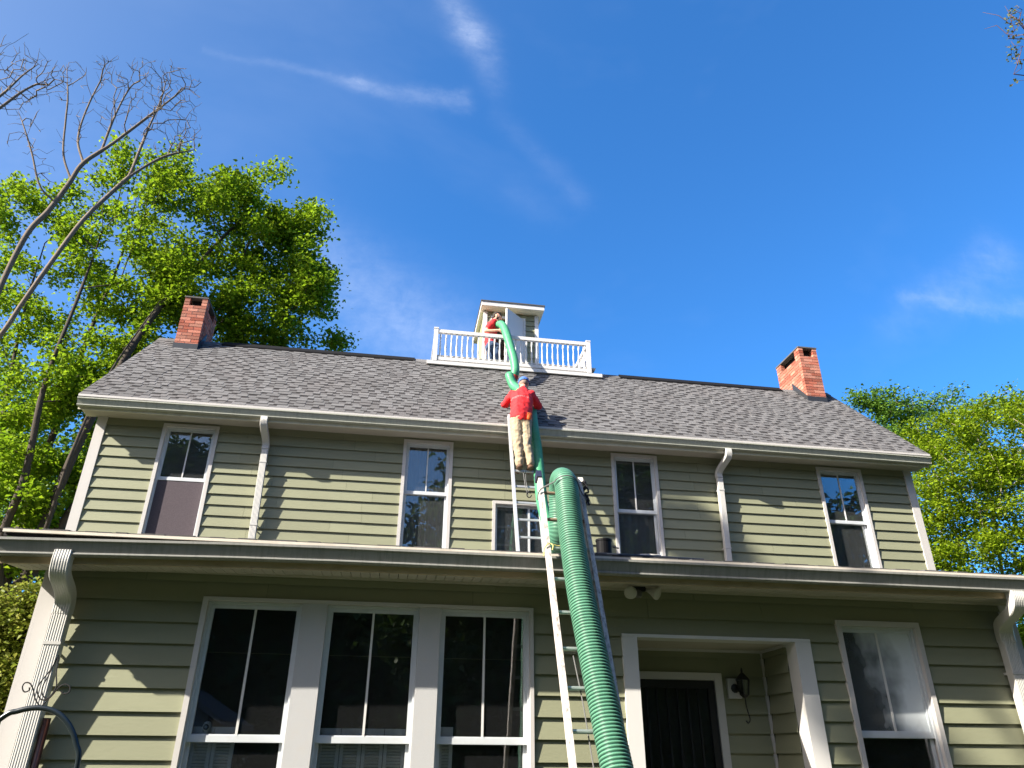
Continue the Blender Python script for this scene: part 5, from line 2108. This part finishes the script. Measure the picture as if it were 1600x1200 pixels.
# ---- bare trees at the upper left, in front of the maple
def bare_tree(label, base, limbs, Y, twig_items, seed, r0, tip_r=.006, branch_pts=None):
    nodes_, par_ = [np.array(base, float)], [0]
    def add(start, pts):
        prev = start
        path = smooth_path([nodes_[start]] + [np.array(q) for q in pts], 6)[1:]
        ids = []
        for q in path:
            nodes_.append(q); par_.append(prev); prev = len(nodes_) - 1; ids.append(prev)
        return ids
    made = []
    for (src, frac, pts) in limbs:
        start = 0 if src < 0 else made[src][min(len(made[src]) - 1, int(frac * len(made[src])))]
        made.append(add(start, [at(u, v, Y + dy) for (u, v, dy) in pts]))
    tips_ = blob_points([(c, R, int(k * 3.0)) for c, R, k in pix_blobs(Y, twig_items, .8)], seed)
    A_, p_, t_ = grow(nodes_, par_, tips_, seed + 1, step=.32, wander=.13, sag=-.12, bias=.20)
    rr_ = radii(A_, p_, tip_r, 2.25, r0)
    t = empty('bare_tree', tuple(base), label=label, cat='tree')
    wood_mesh('trunk', A_, p_, rr_, BARK_BARE, t)
    return t


YB_ = 4.0
bare_tree('bare grey tree with two long leafless limbs in front of the maple', (-11.2, YB_, 0), [
    (-1, 0, [(-120, 700, 0), (-40, 560, 0)]),
    (0, .95, [(0, 450, 0), (42, 366, 0), (75, 330, .1), (107, 288, .1), (130, 255, .1), (176, 224, .2), (240, 176, .2), (288, 139, .3)]),
    (0, .8, [(0, 525, -.3), (32, 478, -.3), (80, 410, -.3), (128, 346, -.2), (176, 299, -.1), (208, 272, 0), (256, 245, .1), (304, 234, .2)]),
    (1, .50, [(99, 240, .1), (103, 185, .1), (106, 150, .1), (104, 100, .2)]),
    (1, .62, [(122, 215, .2), (140, 160, .3), (176, 92, .4)]),
    (1, .70, [(180, 180, .3), (205, 135, .4), (230, 120, .5)]),
    (2, .72, [(230, 205, .3), (250, 160, .4), (262, 118, .5)]),
    (1, .40, [(62, 290, -.1), (50, 240, -.2), (38, 200, -.3), (28, 172, -.3)]),
], YB_, [(280, 160, 36, 60, 60), (225, 130, 45, 35, 34), (200, 175, 60, 35, 30), (150, 130, 50, 45, 18), (295, 215, 22, 30, 26), (250, 215, 40, 25, 22), (105, 125, 14, 40, 10), (170, 110, 22, 30, 14), (40, 200, 30, 40, 12), (70, 260, 30, 30, 8), (120, 200, 40, 40, 8), (250, 110, 50, 14, 16)], 21, .22, .0062)
bare_tree('leafless twigs of a bare tree at the far upper left', (-13.2, 2.5, 0), [
    (-1, 0, [(-230, 560, 0), (-130, 300, 0), (-60, 190, 0)]),
    (0, 1, [(0, 150, 0), (35, 118, .1), (60, 100, .2)]),
    (0, .9, [(-10, 175, .2), (40, 140, .3), (90, 118, .4)]),
    (0, 1, [(0, 85, .3), (25, 65, .3), (45, 52, .4)]),
], 2.5, [(35, 120, 60, 45, 46), (15, 90, 40, 30, 20), (80, 120, 35, 25, 20), (20, 160, 40, 20, 12)], 33, .22, .0062)


# ---- generic tree with a crown given by ellipsoids
def tree(name, label, base, blobs, seed, leaf, bark, per=60, thin=1.0, fork_=None, spread=.6, size=.17, fork=.35, lean=(0, 0), group=None, tip_r=.008, up=.35, base_r=.3, cat='tree', bias=.35):
    base = np.array(base, float)
    cs = np.array([b[0] for b in blobs])
    cen = cs.mean(0)
    top = base + (cen - base) * fork
    top[0] += lean[0]; top[1] += lean[1]
    path = smooth_path([base, base + (top - base) * .5 + np.array([.1, .1, 0]), top, cen], 5)
    nodes_ = [p for p in path]
    par_ = [0] + list(range(len(path) - 1))
    tips_ = blob_points([(c, R, max(3, int(k * thin))) for c, R, k in blobs], seed)
    A_, p_, t_ = grow(nodes_, par_, tips_, seed + 1, step=.6, wander=.14, sag=-.10, bias=bias)
    rr_ = radii(A_, p_, tip_r, 2.25, base_r)
    t = empty(name, tuple(base), label=label, cat=cat, group=group)
    wood_mesh('trunk', A_, p_, rr_, bark, t)
    mids_ = [(A_[i] * .6 + A_[p_[i]] * .4) for i in t_]
    leaves_mesh('crown', list(A_[t_]), per, spread, size, leaf, t, seed + 2, up=up, flat=.65)
    return t


# right of the house
YR = 9.0
tree('leafy_tree', 'bright spring green tree rising just right of the house corner', at(1585, 1150, YR) * np.array([1, 1, 0]), pix_blobs(YR, [
    (1560, 700, 80, 75, 52), (1480, 720, 70, 70, 46), (1590, 800, 90, 90, 50), (1500, 830, 80, 80, 52), (1450, 780, 50, 60, 26), (1560, 880, 90, 60, 40), (1470, 880, 50, 50, 20), (1600, 960, 70, 70, 30), (1640, 740, 80, 100, 34), (1650, 880, 80, 90, 26), (1520, 650, 40, 30, 12), (1570, 640, 36, 26, 12)], .9),
    41, LEAF_R, BARK_PALE, per=150, thin=.72, spread=.46, size=.115, up=.55)
tree('leafy_tree', 'tree with sparser bluish green leaves standing behind the right chimney side of the roof', at(1500, 1150, 14) * np.array([1, 1, 0]), pix_blobs(14, [
    (1350, 625, 22, 18, 10), (1385, 640, 40, 30, 24), (1420, 655, 50, 40, 28), (1460, 670, 50, 50, 26), (1400, 690, 55, 45, 26), (1440, 740, 60, 60, 26), (1590, 650, 40, 40, 16), (1500, 640, 45, 35, 14), (1500, 720, 60, 60, 20)], .8),
    51, LEAF_R2, BARK_PALE, per=80, thin=.8, spread=.46, size=.13, fork=.5, up=.5)
tree('leafy_tree', 'low leafy tree filling the gap behind the right lower downspout', at(1690, 1250, 4) * np.array([1, 1, 0]), pix_blobs(4.0, [
    (1620, 960, 50, 60, 22), (1650, 1050, 60, 80, 26), (1610, 1020, 30, 50, 12), (1680, 950, 60, 70, 18)], .9),
    61, LEAF_R, BARK_PALE, per=100, spread=.40, size=.10)
tree('dark_tree', 'shadowed darker tree far behind the maple at the left edge', at(20, 1050, 15) * np.array([1, 1, 0]), pix_blobs(15, [
    (20, 700, 80, 90, 40), (90, 780, 70, 70, 34), (20, 850, 80, 70, 34), (150, 700, 50, 60, 20), (60, 600, 80, 60, 24), (-40, 760, 80, 120, 20), (70, 900, 60, 40, 16)], .9),
    65, LEAF_R2, BARK_DARK, per=80, spread=.62, size=.17)
# left, low: shrubs and young growth behind the lower corner
tree('tall_shrub', 'sunlit yellow green shrub left of the lower left corner board', at(-60, 1330, 1.0) * np.array([1, 1, 0]), pix_blobs(1.0, [
    (10, 1060, 60, 70, 60), (-50, 1120, 80, 90, 50), (30, 990, 45, 45, 34), (-10, 970, 50, 40, 24), (20, 1150, 60, 70, 40), (50, 940, 26, 30, 12), (-80, 1010, 70, 70, 24)], .9),
    71, LEAF_S, BARK, per=96, spread=.26, size=.075, tip_r=.005, base_r=.10, cat='shrub')
# upper right: twigs of a tree beside the camera reaching into the frame
YQ = -6.0
tw = empty('budding_tree', (10.4, YQ, 0), label='budding twigs with a few small leaves at the upper right edge', cat='tree')
nd, pr_, en = limb_nodes((10.4, YQ, 0), [(-1, [(10.3, YQ, 3.0), (10.0, YQ, 7.0), (9.3, YQ, 9.6)])])
tp = blob_points(pix_blobs(YQ, [(1580, 35, 40, 30, 14), (1600, 70, 36, 40, 14), (1560, 20, 36, 14, 6), (1600, 110, 18, 20, 6), (1650, 60, 60, 80, 40), (1606, 318, 12, 10, 2), (1680, 250, 60, 100, 16)], .6), 81)
A, P_, ti = grow(nd, pr_, tp, 82, step=.25, wander=.2, sag=-.05, bias=.3)
wood_mesh('trunk', A, P_, radii(A, P_, .0042, 2.3, .12), mat('reddish_twig', (0.10, 0.055, 0.04), .8, vary=.1), tw)
sel = [A[i] for k, i in enumerate(ti) if k % 3 == 0]
leaves_mesh('crown', sel, 7, .07, .042, leaf_mat('bud_leaf', (0.10, 0.14, 0.02), (0.16, 0.12, 0.05)), tw, 83)

# ---- across the yard, behind the camera: what the window panes mirror
def yard_blobs(h, w, seed, low=.12):
    r = np.random.default_rng(seed)
    out = []
    for k in range(15):
        z = h * (low + (1 - low) * (k + .6) / 15.5)
        wr = w * (math.sin(math.pi * min(1, .18 + .80 * (z / h))) ** .8)
        a = r.uniform(0, 6.28)
        out.append(((math.cos(a) * wr * .42, math.sin(a) * wr * .42, z), (wr * .62, wr * .62, h * .10), 34))
    return out


yt1 = tree('yard_tree', 'tall dense dark tree across the yard opposite the left windows', (0, 0, 0), yard_blobs(15, 4.6, 91), 92, LEAF_D, BARK_DARK, per=52, spread=1.0, size=.36, group='trees across the yard', base_r=.35)
yt2 = tree('yard_tree', 'tall loose dark tree across the yard opposite the porch', (0, 0, 0), yard_blobs(17, 5.2, 95, .10), 96, LEAF_D, BARK_DARK, per=44, spread=1.1, size=.36, group='trees across the yard', base_r=.35)


def copy_tree(src, label=None):
    c = src.copy()
    COL.objects.link(c)
    for ch in list(src.children):
        d = ch.copy()
        COL.objects.link(d)
        d.parent = c
    if label: c['label'] = label
    return c


spots = [(-20.5, -27, 1.0, 0.3, 0), (-12.5, -29, 1.0, 1.4, 1), (3.4, -28.0, 1.20, 2.2, 0), (11.5, -25, 1.12, .6, 1), (18.5, -24, 1.15, 4.0, 0), (26, -20, 1.2, 5.0, 1), (33, -22, 1.2, 2.9, 0), (-30, -26, 1.1, 3.6, 1), (-5.5, -36, .80, 3.0, 1), (-38, -18, 1.1, 1.0, 0), (41, -14, 1.1, 5.5, 1)]
used = [False, False]
words = ['far left', 'left', 'middle', 'right of middle', 'right', 'far right', 'outermost right', 'outermost left', 'rear middle', 'side left', 'side right']
for i, (x, y, s_, rz, w) in enumerate(spots):
    src = (yt1, yt2)[w]
    o = src if not used[w] else copy_tree(src)
    used[w] = True
    o.location = (x, y, 0)
    o.scale = (s_, s_, s_)
    o.rotation_euler = (0, 0, rz)
    o['label'] = 'dark leafy tree across the yard, ' + words[i] + ' one of the row'
# dark wood behind them
r_ = np.random.default_rng(5)
hp_ = np.stack([r_.uniform(-55, 55, 9000), -33 - r_.uniform(0, 4, 9000), r_.uniform(.1, 11.0, 9000)], 1)
o = leaves_mesh('woods', hp_, 9, .9, .80, LEAF_D, None, 6, up=.0)
o['kind'] = 'stuff'
# neighbour's house mirrored in the left lower window
nbh = empty('neighbour_house', (-8.5, -21.5, 0), label='small grey gabled house across the yard', cat='house')
NBW = mat('neighbour_siding', (0.14, 0.145, 0.15), .8, vary=.05)
mb = MB()
nx0, nx1, ny0, ny1 = -13.0, -5.2, -23.8, -19.0
mb.box(nx0, nx1, ny0, ny1, 0, 2.6)
mb.build('wall', NBW, nbh)
mb = MB()
mb.prism([(nx0 - .0, 2.601), (nx1 + .0, 2.601), ((nx0 + nx1) / 2, 5.0)][::-1], ny0 + .1, ny1 - .1, axis='y')
mb.build('gable', NBW, nbh)
mb = MB()
for a, b in (((nx0 - .4, 2.4), ((nx0 + nx1) / 2, 5.1)), ((nx1 + .4, 2.4), ((nx0 + nx1) / 2, 5.1))):
    mb.prism([(a[0], a[1]), (b[0], b[1]), (b[0], b[1] + .14), (a[0], a[1] + .14)], ny0 - .3, ny1 + .3, axis='y')
mb.build('roof', mat('neighbour_roof', (0.09, 0.09, 0.095), .9), nbh)
mb = MB()
mb.box(-10.2, -9.2, ny1 + .002, ny1 + .03, .9, 2.1)
mb.build('window', SASH, nbh)
mb = MB()
mb.box(-7.9, -7.0, ny1 + .002, ny1 + .04, 0, 2.05)
mb.build('door', WHITE, nbh)

# tall tree left of the camera, outside the picture: its crown throws the soft patch of shade right of the ladder
sd = np.array(SUN_DIR)
def up_sun(p, t): return np.array(p) - sd / sd[1] * t
stree_blobs = [(up_sun((4.32, 0, 5.10), 9.0), (.72, .10, .42), 110), (up_sun((4.98, 0, 4.6), 9.2), (.34, .10, .42), 44), (up_sun((3.95, YL, 1.72), 9.0), (.48, .10, .30), 60)]
tree('shade_tree', 'tall leafy tree beside the yard left of the camera', (-9.0, -13.5, 0), stree_blobs, 101, LEAF_R, BARK, per=34, spread=.15, size=.11, fork=.80, lean=(2.0, -1.5), base_r=.20)
